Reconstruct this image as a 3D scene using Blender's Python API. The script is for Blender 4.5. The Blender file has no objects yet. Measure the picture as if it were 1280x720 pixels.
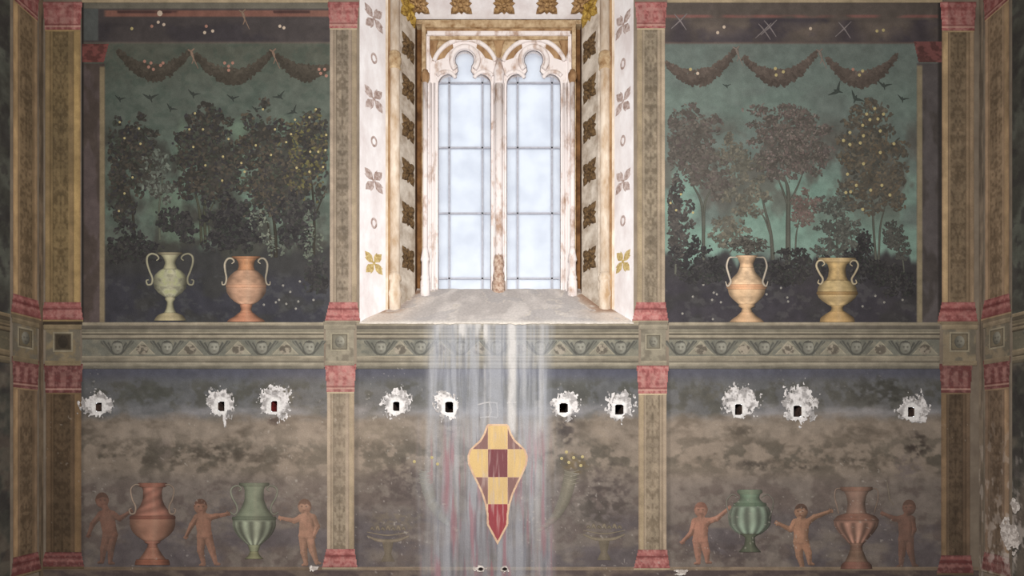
import bpy, bmesh, math, random
import numpy as np
from mathutils import Vector, Matrix

# ------------------------------------------------------------------ camera, world, lamp, exposure
S = 0.006            # metres per photo pixel on the painted wall (wall plane is Y = 0)
D = 4.8              # camera distance from the wall
ZC = 1.6             # camera height
HX, HY = 640.0, 550.0  # vanishing point in photo pixels
sc = bpy.context.scene
col = sc.collection

cd = bpy.data.cameras.new('camera')
cd.sensor_width = 36.0
cd.lens = (D / S) * 36.0 / 1280.0
cd.shift_y = (HY - 360.0) / 1280.0
cam = bpy.data.objects.new('camera', cd)
cam.location = (0, -D, ZC)
cam.rotation_euler = (math.pi / 2, 0, 0)
col.objects.link(cam)
sc.camera = cam

world = bpy.data.worlds.new('overcast_sky')
sc.world = world
world.use_nodes = True
bg = world.node_tree.nodes['Background']
bg.inputs[0].default_value = (0.97, 0.98, 1.0, 1)
bg.inputs[1].default_value = 1.58

def lamp(name, loc, target, power, size, colr):
    ld = bpy.data.lights.new(name, 'AREA')
    ld.shape = 'DISK'; ld.size = size; ld.energy = power; ld.color = colr
    lo = bpy.data.objects.new(name, ld)
    lo.location = loc
    lo.rotation_euler = (Vector(target) - Vector(loc)).to_track_quat('-Z', 'Y').to_euler()
    col.objects.link(lo)
    return lo
lamp('photo_floodlight', (-0.08, -4.2, 2.75), (-0.08, 0, 2.75), 325, 0.7, (1.0, 0.965, 0.93))

vs = sc.view_settings
vs.view_transform = 'Standard'
vs.look = 'None'
vs.exposure = 0.0
vs.gamma = 1.0
vs.use_curve_mapping = False
ALB = 1.0 / 1.30     # paint albedo for a given photo colour (illumination at the wall centre is about 1.3)

# ------------------------------------------------------------------ helpers
rng = np.random.default_rng(7)
XL = (54 - HX) * S
XR = (1224 - HX) * S

def W(px, py, t=0.0):
    k = (D + t) / D
    return ((px - HX) * S * k, t, ZC + (HY - py) * S * k)
def zz(py): return ZC + (HY - py) * S

def map_front(X, Y, T): return np.stack([(X - HX) * S, T, ZC + (HY - Y) * S], -1)
def map_left(X, Y, T): return np.stack([XL - T, -X * S, ZC + (HY - Y) * S], -1)
def map_right(X, Y, T): return np.stack([XR + T, -X * S, ZC + (HY - Y) * S], -1)

def lin(c):
    c = np.clip(np.asarray(c, float) / 255.0, 0, 1)
    return np.where(c <= 0.04045, c / 12.92, ((c + 0.055) / 1.055) ** 2.4)

_lat = {}
def vnoise(X, Y, seed=0):
    if seed not in _lat: _lat[seed] = np.random.default_rng(1000 + seed).random((256, 256))
    L = _lat[seed]
    x0 = np.floor(X).astype(int); y0 = np.floor(Y).astype(int)
    fx = X - x0; fy = Y - y0
    fx = fx * fx * (3 - 2 * fx); fy = fy * fy * (3 - 2 * fy)
    a = L[x0 & 255, y0 & 255]; b = L[(x0 + 1) & 255, y0 & 255]
    c = L[x0 & 255, (y0 + 1) & 255]; d = L[(x0 + 1) & 255, (y0 + 1) & 255]
    return (a * (1 - fx) + b * fx) * (1 - fy) + (c * (1 - fx) + d * fx) * fy
def fbm(X, Y, sx, sy=None, seed=0, octv=4):
    sy = sy or sx
    v = 0; amp = 0.5; tot = 0
    for i in range(octv):
        v = v + amp * vnoise(X / sx * 2 ** i + 17.3 * i, Y / sy * 2 ** i + 9.1 * i, seed + i)
        tot += amp; amp *= 0.55
    return v / tot
def ss(a, b, x):
    t = np.clip((x - a) / (b - a), 0, 1)
    return t * t * (3 - 2 * t)
def mixc(A, B, f):
    f = np.asarray(f, float)[..., None]
    return A * (1 - f) + np.asarray(B, float) * f
def flat(X, c): return np.zeros(X.shape + (3,)) + np.asarray(c, float)
def ell(X, Y, cx, cy, rx, ry): return np.sqrt(((X - cx) / rx) ** 2 + ((Y - cy) / ry) ** 2)

# ---- weathering of the front wall: mineral streaks washed down from the sill, haze, scratches
def dust(X, Y, C):
    g = (C @ np.array((.3, .59, .11)))[..., None]
    C = C * .80 + g * .20
    return mixc(C, (112, 103, 95), .10 + .16 * fbm(X, Y, 36, 60, 35, 4))
def weather_front(X, Y, C):
    n = fbm(X, Y, 9, 9, 40, 4)
    C = dust(X, Y, C) * (0.88 + 0.24 * n)[..., None]
    st = .5 * fbm(X, Y, 3.2, 70, 50, 4) + .5 * fbm(X, Y, 9, 140, 54, 3)
    st2 = fbm(X, Y, 14, 260, 60, 3)
    wob = 6 * (fbm(X * 0, Y, 30, 30, 66, 2) - .5)
    ew = 26 * (fbm(X, Y, 10, 120, 67, 3) - .5)
    zone = ss(520, 550, X + ew) * (1 - ss(676, 704, X + ew)) * ss(402, 408, Y)
    soft = ss(470, 540, X) * (1 - ss(690, 760, X)) * ss(402, 408, Y) * 0.16
    a = zone * np.clip(0.50 + 1.5 * (st - 0.47) + 0.5 * (st2 - .45), 0.22, 0.74) * (1 - 0.12 * ss(520, 700, Y))
    C = mixc(C, (168, 171, 178), np.clip(a + soft * st, 0, .8))
    # pinkish wash lower in the streak
    pk = zone * ss(520, 580, Y) * np.clip(2.6 * (fbm(X, Y, 5, 60, 71, 3) - .53), 0, .55) + .55 * np.exp(-((X - 558 - 3 * wob / 6) / 3.5) ** 2) * ss(555, 575, Y) * ss(650, 625, Y)
    C = mixc(C, (158, 106, 114), np.clip(pk, 0, .7))
    # blue dark veins
    dk = zone * np.clip(2.2 * (fbm(X, Y, 4, 60, 81, 3) - .64), 0, .22)
    C = mixc(C, (82, 86, 98), dk)
    # the strong white run and its neighbours
    for cx, w, y0, y1, al in ((640, 5.5, 400, 548, .95), (677, 3, 400, 540, .34), (607, 3.0, 402, 434, 1.0), (578, 5, 400, 426, .95), (598, 4, 400, 422, .9), (587, 3, 400, 416, .8), (556, 8, 400, 412, .6), (670, 14, 400, 409, .6), (548, 3, 400, 424, .5), (620, 5, 400, 412, .6),
                              (569, 2.5, 404, 420, .55), (612, 1.6, 404, 540, .25), (606, 1.5, 455, 540, .35), (655, 2, 404, 500, .25), (538, 6, 404, 720, .14), (672, 4, 500, 720, .28), (571, 3, 520, 720, .2)):
        m = np.exp(-((X - cx + wob * .3) / w) ** 4) * ss(y0 - 1, y0 + 2, Y) * (1 - ss(y1 - 12, y1, Y + 14 * (fbm(X, Y, 3, 20, 91, 2) - .5)))
        C = mixc(C, (202, 200, 198), np.clip(m * al * (0.45 + 1.0 * fbm(X, Y, 6, 18, 95, 3)), 0, .95))
    # pale veil over the lower panels beside the middle pilasters
    v = 0.30 * np.exp(-((X - 392) / 62) ** 2 - ((Y - 560) / 75) ** 2) + 0.24 * np.exp(-((X - 860) / 66) ** 2 - ((Y - 570) / 60) ** 2) \
        + 0.16 * np.exp(-((X - 470) / 50) ** 2 - ((Y - 540) / 60) ** 2) + 0.13 * np.exp(-((X - 1060) / 90) ** 2 - ((Y - 555) / 70) ** 2)
    C = mixc(C, (186, 168, 150), np.clip(v * (0.4 + 1.2 * fbm(X, Y, 40, 14, 101, 4)), 0, .6))
    # small flaked specks
    sp = (fbm(X, Y, 3.2, 3.2, 111, 2) > .84) & (Y > 440)
    C = mixc(C, (190, 184, 176), sp * .45 * ss(.5, .66, fbm(X, Y, 60, 60, 113, 2)))
    return C
def weather_side(X, Y, C):
    n = fbm(X, Y, 8, 12, 140, 4)
    return dust(X, Y, C) * (0.82 + 0.30 * n)[..., None]
def weather_right(X, Y, C):
    C = weather_side(X, Y, C)
    m = ss(.54, .62, fbm(X, Y, 11, 16, 150, 4)) * ss(560, 690, Y) * ss(4, 30, X) * .9
    m = np.maximum(m, ss(.58, .68, fbm(X, Y, 6, 14, 155, 4)) * ss(470, 620, Y) * .5)
    C = mixc(C, (150, 138, 128), ss(500, 640, Y) * .25 * ss(.35, .6, fbm(X, Y, 10, 60, 158, 3)))
    return mixc(C, (214, 204, 196), m * .9)
MAPS = {'front': (map_front, weather_front), 'left': (map_left, weather_side), 'right': (map_right, weather_right)}

# ---- materials
def new_mat(name):
    m = bpy.data.materials.new(name); m.use_nodes = True
    return m, m.node_tree.nodes, m.node_tree.links, m.node_tree.nodes['Principled BSDF']
def fresco_mat(name, rough=0.85, bump=0.15, scale=180):
    m, N, L, b = new_mat(name)
    a = N.new('ShaderNodeAttribute'); a.attribute_name = 'Col'
    tc = N.new('ShaderNodeTexCoord')
    nz = N.new('ShaderNodeTexNoise'); nz.inputs['Scale'].default_value = scale; nz.inputs['Detail'].default_value = 3
    geo = N.new('ShaderNodeNewGeometry')
    L.new(geo.outputs['Position'], nz.inputs['Vector'])
    mr = N.new('ShaderNodeMapRange'); mr.inputs[1].default_value = 0.3; mr.inputs[2].default_value = 0.7
    mr.inputs[3].default_value = 0.88; mr.inputs[4].default_value = 1.12
    L.new(nz.outputs['Fac'], mr.inputs[0])
    mx = N.new('ShaderNodeVectorMath'); mx.operation = 'SCALE'
    L.new(a.outputs['Color'], mx.inputs[0]); L.new(mr.outputs[0], mx.inputs['Scale'])
    L.new(mx.outputs[0], b.inputs['Base Color'])
    bp = N.new('ShaderNodeBump'); bp.inputs['Strength'].default_value = bump; bp.inputs['Distance'].default_value = 0.004
    L.new(nz.outputs['Fac'], bp.inputs['Height']); L.new(bp.outputs[0], b.inputs['Normal'])
    b.inputs['Roughness'].default_value = rough
    b.inputs['Specular IOR Level'].default_value = 0.2
    return m
FRESCO = fresco_mat('fresco_paint')
PLASTER = fresco_mat('broken_plaster', 0.95, 0.6, 90)
CEMENT = fresco_mat('cement_sill', 0.95, 0.4, 60)

def noise_mat(name, ca, cb, scale=12, rough=0.8, bump=0.2, stretch=(1, 1, 1), lo=.35, hi=.65, cc=None, metal=0.0, detail=5):
    m, N, L, b = new_mat(name)
    geo = N.new('ShaderNodeNewGeometry')
    mp = N.new('ShaderNodeMapping'); mp.inputs['Scale'].default_value = stretch
    L.new(geo.outputs['Position'], mp.inputs['Vector'])
    nz = N.new('ShaderNodeTexNoise'); nz.inputs['Scale'].default_value = scale; nz.inputs['Detail'].default_value = detail
    nz.inputs['Roughness'].default_value = 0.65
    L.new(mp.outputs[0], nz.inputs['Vector'])
    cr = N.new('ShaderNodeValToRGB')
    cr.color_ramp.elements[0].position = lo; cr.color_ramp.elements[1].position = hi
    cr.color_ramp.elements[0].color = (*(lin(ca) * ALB), 1); cr.color_ramp.elements[1].color = (*(lin(cb) * ALB), 1)
    if cc is not None:
        e = cr.color_ramp.elements.new((lo + hi) / 2); e.color = (*(lin(cc) * ALB), 1)
    L.new(nz.outputs['Fac'], cr.inputs[0]); L.new(cr.outputs[0], b.inputs['Base Color'])
    bp = N.new('ShaderNodeBump'); bp.inputs['Strength'].default_value = bump; bp.inputs['Distance'].default_value = 0.01
    L.new(nz.outputs['Fac'], bp.inputs['Height']); L.new(bp.outputs[0], b.inputs['Normal'])
    b.inputs['Roughness'].default_value = rough; b.inputs['Metallic'].default_value = metal
    b.inputs['Specular IOR Level'].default_value = 0.25
    return m

M = {}
M['limewash'] = noise_mat('white_limewash', (230, 222, 222), (255, 253, 255), 7, .9, .08, (1, 1, .5))
M['stone_cream'] = noise_mat('cream_stone', (186, 156, 122), (240, 226, 208), 10, .85, .15, (1, 1, .4), .3, .6)
M['stone_white'] = noise_mat('white_stone', (188, 158, 138), (250, 242, 240), 13, .85, .2, (1, 1, .5), .30, .50)
M['stone_brown'] = noise_mat('brown_stone', (120, 82, 50), (196, 162, 122), 12, .9, .25, (1, 1, .4), .3, .65)
M['stone_gold'] = noise_mat('ochre_gilded_stone', (142, 106, 66), (216, 192, 156), 16, .8, .2, (1, 1, 1), .3, .65)
M['stone_groove'] = noise_mat('shaded_groove_stone', (84, 54, 30), (140, 100, 62), 10, .95, .2)  # groove stone coloured dark to paint in the recess shade
M['inner_jamb'] = noise_mat('grey_cream_stone', (176, 160, 142), (232, 222, 208), 9, .9, .15)
M['rosette'] = noise_mat('tarnished_gilding', (58, 42, 28), (124, 98, 64), 55, .7, .4, (1, 1, 1), .35, .65)
M['rosette_gold'] = noise_mat('bright_old_gilding', (104, 72, 24), (206, 172, 84), 45, .55, .4, (1, 1, 1), .35, .65)
M['rosette_soffit'] = noise_mat('pale_old_gilding', (110, 78, 50), (196, 160, 110), 50, .7, .4, (1, 1, 1), .35, .65)
M['flower'] = noise_mat('faded_flower_paint', (150, 126, 116), (222, 208, 204), 40, .9, .1, (1, 1, 1), .35, .7)
M['flower_ochre'] = noise_mat('ochre_flower_paint', (166, 140, 84), (228, 208, 150), 60, .9, .1, (1, 1, 1), .35, .7)
M['lead'] = noise_mat('grey_lead_bar', (176, 178, 188), (196, 198, 210), 30, .6, .05)
M['edge_outline'] = noise_mat('grey_lead_and_edge_shadow', (128, 122, 124), (172, 166, 168), 30, .8, .1)  # lead grey that also paints in the shadow along the stone edge
M['hole'] = noise_mat('shaded_hole_brown', (38, 30, 26), (86, 66, 56), 40, 1, .4)  # brown interior darkened: hole shade put into the colour, as the lamp shines in
M['hole_red'] = noise_mat('red_brick_hole', (70, 18, 18), (150, 46, 42), 40, 1, .4)
M['plaster'] = noise_mat('room_plaster', (120, 108, 96), (150, 138, 122), 3, .95, .1)
M['floor'] = noise_mat('floor_terracotta', (110, 80, 62), (140, 108, 86), 4, .8, .1)
M['fruit_y'] = noise_mat('yellow_fruit_paint', (158, 142, 96), (206, 194, 146), 300, .85, .1)
M['fruit_p'] = noise_mat('pale_fruit_paint', (190, 168, 148), (222, 206, 188), 300, .85, .1)
M['blossom'] = noise_mat('dull_blossom_paint', (116, 114, 110), (170, 166, 158), 200, .85, .1)
M['fruit_r'] = noise_mat('rose_fruit_paint', (156, 110, 98), (186, 146, 128), 300, .85, .1)

# frosted panes, lit from behind by the sky
m, N, L, b = new_mat('frosted_glass')
N.remove(b)
tr = N.new('ShaderNodeBsdfTranslucent'); df = N.new('ShaderNodeBsdfGlossy'); mxs = N.new('ShaderNodeMixShader')
geo = N.new('ShaderNodeNewGeometry'); nz = N.new('ShaderNodeTexNoise'); nz.inputs['Scale'].default_value = 5; nz.inputs['Detail'].default_value = 4
L.new(geo.outputs['Position'], nz.inputs['Vector'])
cr = N.new('ShaderNodeValToRGB'); cr.color_ramp.elements[0].position = .3; cr.color_ramp.elements[1].position = .6
cr.color_ramp.elements[0].color = (.71, .73, .77, 1); cr.color_ramp.elements[1].color = (.79, .81, .84, 1)
L.new(nz.outputs['Fac'], cr.inputs[0]); L.new(cr.outputs[0], tr.inputs[0])
df.inputs['Roughness'].default_value = .35; df.inputs[0].default_value = (.8, .8, .8, 1)
mxs.inputs[0].default_value = .03
L.new(tr.outputs[0], mxs.inputs[1]); L.new(df.outputs[0], mxs.inputs[2])
L.new(mxs.outputs[0], N['Material Output'].inputs[0])
M['glass'] = m

# ---- object plumbing: every mesh gets its origin at its own base centre
WLOC = {}
def link_mesh(name, me, mat, parent=None, loc=None):
    o = bpy.data.objects.new(name, me)
    col.objects.link(o)
    if mat is not None and not me.materials: me.materials.append(mat)
    o.location = loc
    WLOC[o.name] = Vector(loc)
    if parent is not None: attach(o, parent)
    return o
def attach(o, parent):
    o.parent = parent
    o.matrix_parent_inverse = Matrix.Translation(-WLOC[parent.name])
def empty(name, loc):
    o = bpy.data.objects.new(name, None); o.empty_display_size = 0.1
    col.objects.link(o); o.location = loc; WLOC[o.name] = Vector(loc)
    return o
def tag(o, label=None, cat=None, group=None, kind=None):
    if label: o['label'] = label
    if cat: o['category'] = cat
    if group: o['group'] = group
    if kind: o['kind'] = kind
    return o

def mesh_np(name, V, F, mat, parent=None, C=None, smooth=False):
    """V (n,3) world, F (m,k) uniform polygons, C (n,3) photo colours -> Col"""
    V = np.asarray(V, float); F = np.asarray(F, np.int64)
    lo = V.min(0); hi = V.max(0)
    loc = np.array([(lo[0] + hi[0]) / 2, (lo[1] + hi[1]) / 2, lo[2]])
    me = bpy.data.meshes.new(name)
    n, k = F.shape
    me.vertices.add(len(V)); me.vertices.foreach_set('co', (V - loc).astype(np.float32).ravel())
    me.loops.add(n * k); me.loops.foreach_set('vertex_index', F.astype(np.int32).ravel())
    me.polygons.add(n); me.polygons.foreach_set('loop_start', (np.arange(n) * k).astype(np.int32))
    if smooth: me.polygons.foreach_set('use_smooth', np.ones(n, bool))
    me.update(calc_edges=True)
    if C is not None:
        at = me.color_attributes.new('Col', 'FLOAT_COLOR', 'POINT')
        rgba = np.ones((len(V), 4), np.float32); rgba[:, :3] = lin(C) * ALB
        at.data.foreach_set('color', rgba.ravel())
    return link_mesh(name, me, mat, parent, loc)

HOLES = [(124, 509, 4, 5.5), (277, 508, 4, 6), (343, 508, 4, 7), (495.5, 508, 4.2, 6), (561.5, 509, 5, 7), (704.5, 510, 5.5, 6), (774, 512, 5.5, 6.5),
         (923, 512, 4.5, 7), (996.5, 514, 5, 7), (1138.5, 515, 4, 6)]
def in_hole(X, Y, grow=0.0):
    m = np.zeros(X.shape, bool)
    for (cx, cy, hw, hh) in HOLES:
        m |= (np.abs(X - cx) < hw + grow) & (np.abs(Y - cy) < hh + grow)
    return m

def patch(name, x0, y0, x1, y1, paint, parent=None, t=-0.001, step=1.0, mask=None, relief=None, wall='front', mat=None, weather=True, holes=False):
    """A piece of painted wall: a fine grid whose colours are worked out per vertex."""
    mp, wf = MAPS[wall]
    nx = max(2, int(round((x1 - x0) / step)) + 1); ny = max(2, int(round((y1 - y0) / step)) + 1)
    gx = np.linspace(x0, x1, nx); gy = np.linspace(y0, y1, ny)
    X, Y = np.meshgrid(gx, gy, indexing='ij')
    r = paint(X, Y)
    sd = None
    if isinstance(r, tuple): C, sd = r
    else: C = r
    if weather: C = wf(X, Y, C)
    T = np.full(X.shape, float(t))
    if relief is not None: T = T - relief(X, Y)
    V = mp(X, Y, T).reshape(-1, 3)
    idx = np.arange(nx * ny).reshape(nx, ny)
    a, b_, c_, d_ = idx[:-1, :-1], idx[1:, :-1], idx[1:, 1:], idx[:-1, 1:]
    F = np.stack([a, d_, c_, b_], -1)
    if wall == 'right': F = F[..., ::1]
    keep = np.ones(a.shape, bool)
    if sd is not None:
        sc_ = (sd[:-1, :-1] + sd[1:, :-1] + sd[1:, 1:] + sd[:-1, 1:]) / 4
        keep &= sc_ < 0
    if mask is not None or holes:
        Xc = (X[:-1, :-1] + X[1:, 1:]) / 2; Yc = (Y[:-1, :-1] + Y[1:, 1:]) / 2
        if mask is not None: keep &= mask(Xc, Yc)
        if holes: keep &= ~in_hole(Xc, Yc, 0.6)
    F = F[keep]
    if len(F) == 0: return None
    used = np.unique(F)
    remap = np.zeros(nx * ny, np.int64); remap[used] = np.arange(len(used))
    return mesh_np(name, V[used], remap[F], mat or FRESCO, parent, C.reshape(-1, 3)[used], smooth=relief is not None)

def ribbon(name, pts, width, colr, parent, t, wall='front', weather=True, edge=0.72, closed=False):
    """A painted stroke of varying width along pixel points."""
    P = np.asarray(pts, float)
    # resample with Catmull-Rom
    Q = np.vstack([2 * P[0] - P[1], P, 2 * P[-1] - P[-2]])
    out = []
    for i in range(1, len(Q) - 2):
        for s in np.linspace(0, 1, 6, endpoint=False):
            p0, p1, p2, p3 = Q[i - 1:i + 3]
            out.append(.5 * ((2 * p1) + (-p0 + p2) * s + (2 * p0 - 5 * p1 + 4 * p2 - p3) * s * s + (-p0 + 3 * p1 - 3 * p2 + p3) * s ** 3))
    out.append(P[-1]); R = np.array(out)
    d = np.gradient(R, axis=0); d /= np.maximum(np.linalg.norm(d, axis=1, keepdims=True), 1e-6)
    nrm = np.stack([-d[:, 1], d[:, 0]], -1)
    n = len(R); w = np.interp(np.linspace(0, 1, n), np.linspace(0, 1, len(np.atleast_1d(width))), np.atleast_1d(width)) if np.ndim(width) else np.full(n, width)
    rows = [R + nrm * (w * k)[:, None] for k in (-.5, 0, .5)]
    G = np.stack(rows, 1)
    X, Y = G[..., 0], G[..., 1]
    sh = np.array([edge, 1.08, edge + .08])
    C = np.zeros(X.shape + (3,)) + np.asarray(colr, float) * sh[None, :, None]
    mp, wf = MAPS[wall]
    if weather: C = wf(X, Y, C)
    T = np.full(X.shape, t); T[:, 1] -= 0.0006
    V = mp(X, Y, T).reshape(-1, 3)
    idx = np.arange(n * 3).reshape(n, 3)
    F = np.stack([idx[:-1, :-1], idx[1:, :-1], idx[1:, 1:], idx[:-1, 1:]], -1).reshape(-1, 4)
    return mesh_np(name, V, F, FRESCO, parent, C.reshape(-1, 3))

def daubs(name, A, parent, t, wall='front', weather=True, spread=0.0008):
    """Brush daubs: rows of x, y, rx, ry, angle, r, g, b laid over one another."""
    A = np.asarray(A, float); n = len(A); k = 7
    ang = np.arange(k) / k * 2 * np.pi
    rad = 1 + .22 * (rng.random((n, k)) - .5)
    ex = np.cos(ang)[None] * A[:, 2:3] * rad; ey = np.sin(ang)[None] * A[:, 3:4] * rad
    ca, sa = np.cos(A[:, 4:5]), np.sin(A[:, 4:5])
    X = A[:, 0:1] + ex * ca - ey * sa; Y = A[:, 1:2] + ex * sa + ey * ca
    C = np.repeat(A[:, None, 5:8], k, 1)
    mp, wf = MAPS[wall]
    if weather: C = wf(X, Y, C)
    T = t - spread * (np.arange(n) / n)[:, None] + np.zeros((1, k))
    V = mp(X, Y, T).reshape(-1, 3)
    F = np.arange(n * k).reshape(n, k)[:, ::-1]
    return mesh_np(name, V, F, FRESCO, parent, C.reshape(-1, 3))

_dot = {}
def dot(name, x, y, r, matkey, parent, t):
    key = (matkey, round(r * 2) / 2)
    if key not in _dot:
        rr = key[1] * S; k = 8
        V = [(0, -0.0012, 0)] + [(rr * math.cos(i / k * 2 * math.pi), 0, rr * 1.05 * math.sin(i / k * 2 * math.pi)) for i in range(k)]
        me = bpy.data.meshes.new(name); me.from_pydata(V, [], [(0, 1 + i, 1 + (i + 1) % k) for i in range(k)]); me.materials.append(M[matkey])
        _dot[key] = me
    return link_mesh(name, _dot[key], None, parent, (W(x, y)[0], t, zz(y)))

# ---- generic solid geometry for the stone window
def bm_obj(name, bm, mat, parent=None, smooth=False):
    vs_ = np.array([v.co for v in bm.verts]); lo = vs_.min(0); hi = vs_.max(0)
    loc = Vector(((lo[0] + hi[0]) / 2, (lo[1] + hi[1]) / 2, lo[2]))
    bmesh.ops.translate(bm, verts=bm.verts, vec=-loc)
    bmesh.ops.recalc_face_normals(bm, faces=bm.faces)
    me = bpy.data.meshes.new(name); bm.to_mesh(me); bm.free()
    if smooth:
        for p in me.polygons: p.use_smooth = True
    return link_mesh(name, me, mat, parent, loc)
def add_box(bm, a, b):
    x0, y0, z0 = [min(p, q) for p, q in zip(a, b)]; x1, y1, z1 = [max(p, q) for p, q in zip(a, b)]
    v = [bm.verts.new(p) for p in ((x0, y0, z0), (x1, y0, z0), (x1, y1, z0), (x0, y1, z0), (x0, y0, z1), (x1, y0, z1), (x1, y1, z1), (x0, y1, z1))]
    for f in ((0, 3, 2, 1), (4, 5, 6, 7), (0, 1, 5, 4), (1, 2, 6, 5), (2, 3, 7, 6), (3, 0, 4, 7)): bm.faces.new([v[i] for i in f])
def box(name, a, b, mat, parent=None, bev=0.0):
    bm = bmesh.new(); add_box(bm, a, b)
    if bev: bmesh.ops.bevel(bm, geom=bm.edges[:] + bm.verts[:], offset=bev, segments=2, profile=.5, affect='EDGES')
    return bm_obj(name, bm, mat, parent)
def lathe(name, cx, cy, prof, mat, parent=None, seg=20):
    bm = bmesh.new(); rings = []
    for (r, z) in prof:
        rings.append([bm.verts.new((cx + r * math.cos(i / seg * 2 * math.pi), cy + r * math.sin(i / seg * 2 * math.pi), z)) for i in range(seg)])
    for a, b_ in zip(rings, rings[1:]):
        for i in range(seg): bm.faces.new((a[i], a[(i + 1) % seg], b_[(i + 1) % seg], b_[i]))
    bm.faces.new(rings[0][::-1]); bm.faces.new(rings[-1])
    o = bm_obj(name, bm, mat, parent, True)
    return o
def prism(name, poly, z0, z1, mat, parent=None):
    """open vertical sheet with thickness given by a closed plan polygon (x, y)"""
    bm = bmesh.new()
    lo = [bm.verts.new((x, y, z0)) for x, y in poly]; hi = [bm.verts.new((x, y, z1)) for x, y in poly]
    n = len(poly)
    for i in range(n): bm.faces.new((lo[i], lo[(i + 1) % n], hi[(i + 1) % n], hi[i]))
    bm.faces.new(lo[::-1]); bm.faces.new(hi)
    return bm_obj(name, bm, mat, parent)
def tube(name, pts, r, mat, parent=None, seg=8, closed=False):
    bm = bmesh.new(); P = [Vector(p) for p in pts]; rings = []; n = len(P)
    for i in range(n):
        d = (P[(i + 1) % n] - P[i - 1]) if closed else (P[min(i + 1, n - 1)] - P[max(i - 1, 0)])
        d.normalize(); u = Vector((0, 1, 0)); v = d.cross(u).normalized(); u = v.cross(d).normalized()
        rings.append([bm.verts.new(P[i] + (u * math.cos(k / seg * 2 * math.pi) + v * math.sin(k / seg * 2 * math.pi)) * r) for k in range(seg)])
    m_ = n if closed else n - 1
    for i in range(m_):
        a, b_ = rings[i], rings[(i + 1) % n]
        for k in range(seg): bm.faces.new((a[k], a[(k + 1) % seg], b_[(k + 1) % seg], b_[k]))
    if not closed: bm.faces.new(rings[0][::-1]); bm.faces.new(rings[-1])
    return bm_obj(name, bm, mat, parent, True)

# ================================================================== THE ROOM
Z_TOP = zz(-160)
Y_BACK = -8.2
def grid_wall(name, xs, zs, drop, mat):
    """front wall: a slab cut by the window opening and the scaffold holes"""
    bm = bmesh.new(); vm = {}
    def v(i, j):
        if (i, j) not in vm: vm[(i, j)] = bm.verts.new((xs[i], 0, zs[j]))
        return vm[(i, j)]
    for i in range(len(xs) - 1):
        for j in range(len(zs) - 1):
            if drop((xs[i] + xs[i + 1]) / 2, (zs[j] + zs[j + 1]) / 2): continue
            bm.faces.new((v(i, j), v(i + 1, j), v(i + 1, j + 1), v(i, j + 1)))
    return bm_obj(name, bm, mat)
OPX0, OPX1, OPY0, OPY1 = 449.5, 792.0, -62.0, 403.0
xs = sorted({XL, XR, *[W(p, 0)[0] for p in (OPX0, OPX1)], *[W(h[0] + s * h[2], 0)[0] for h in HOLES for s in (-1, 1)]})
zs = sorted({0.0, Z_TOP, zz(OPY0), zz(OPY1), *[zz(h[1] + s * h[3]) for h in HOLES for s in (-1, 1)]})
def drop(x, z):
    px = x / S + HX; py = HY - (z - ZC) / S
    if OPX0 < px < OPX1 and OPY0 < py < OPY1: return True
    return any(abs(px - h[0]) < h[2] and abs(py - h[1]) < h[3] for h in HOLES)
wall_front = tag(grid_wall('wall_front', xs, zs, drop, M['plaster']), kind='structure')
def quad(name, pts, mat):
    bm = bmesh.new(); bm.faces.new([bm.verts.new(p) for p in pts])
    return tag(bm_obj(name, bm, mat), kind='structure')
quad('wall_left', [(XL, 0, 0), (XL, Y_BACK, 0), (XL, Y_BACK, Z_TOP), (XL, 0, Z_TOP)], M['plaster'])
quad('wall_right', [(XR, 0, 0), (XR, 0, Z_TOP), (XR, Y_BACK, Z_TOP), (XR, Y_BACK, 0)], M['plaster'])
quad('wall_back', [(XL, Y_BACK, 0), (XR, Y_BACK, 0), (XR, Y_BACK, Z_TOP), (XL, Y_BACK, Z_TOP)], M['plaster'])
quad('floor', [(XL, 0, 0), (XR, 0, 0), (XR, Y_BACK, 0), (XL, Y_BACK, 0)], M['floor'])
quad('ceiling', [(XL, 0, Z_TOP), (XL, Y_BACK, Z_TOP), (XR, Y_BACK, Z_TOP), (XR, 0, Z_TOP)], M['plaster'])

# ================================================================== THE WINDOW
win = empty('window_1', (W(622, 0)[0], 0.3, zz(403)))
tag(win, 'tall twin-light stone window with frosted panes, white splayed jambs and gilded rosettes', kind='structure')
ZB = zz(403) - 0.02
ZT_OUT = zz(-62)
def xy(px, t): p = W(px, 0, t); return (p[0], t)

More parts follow.
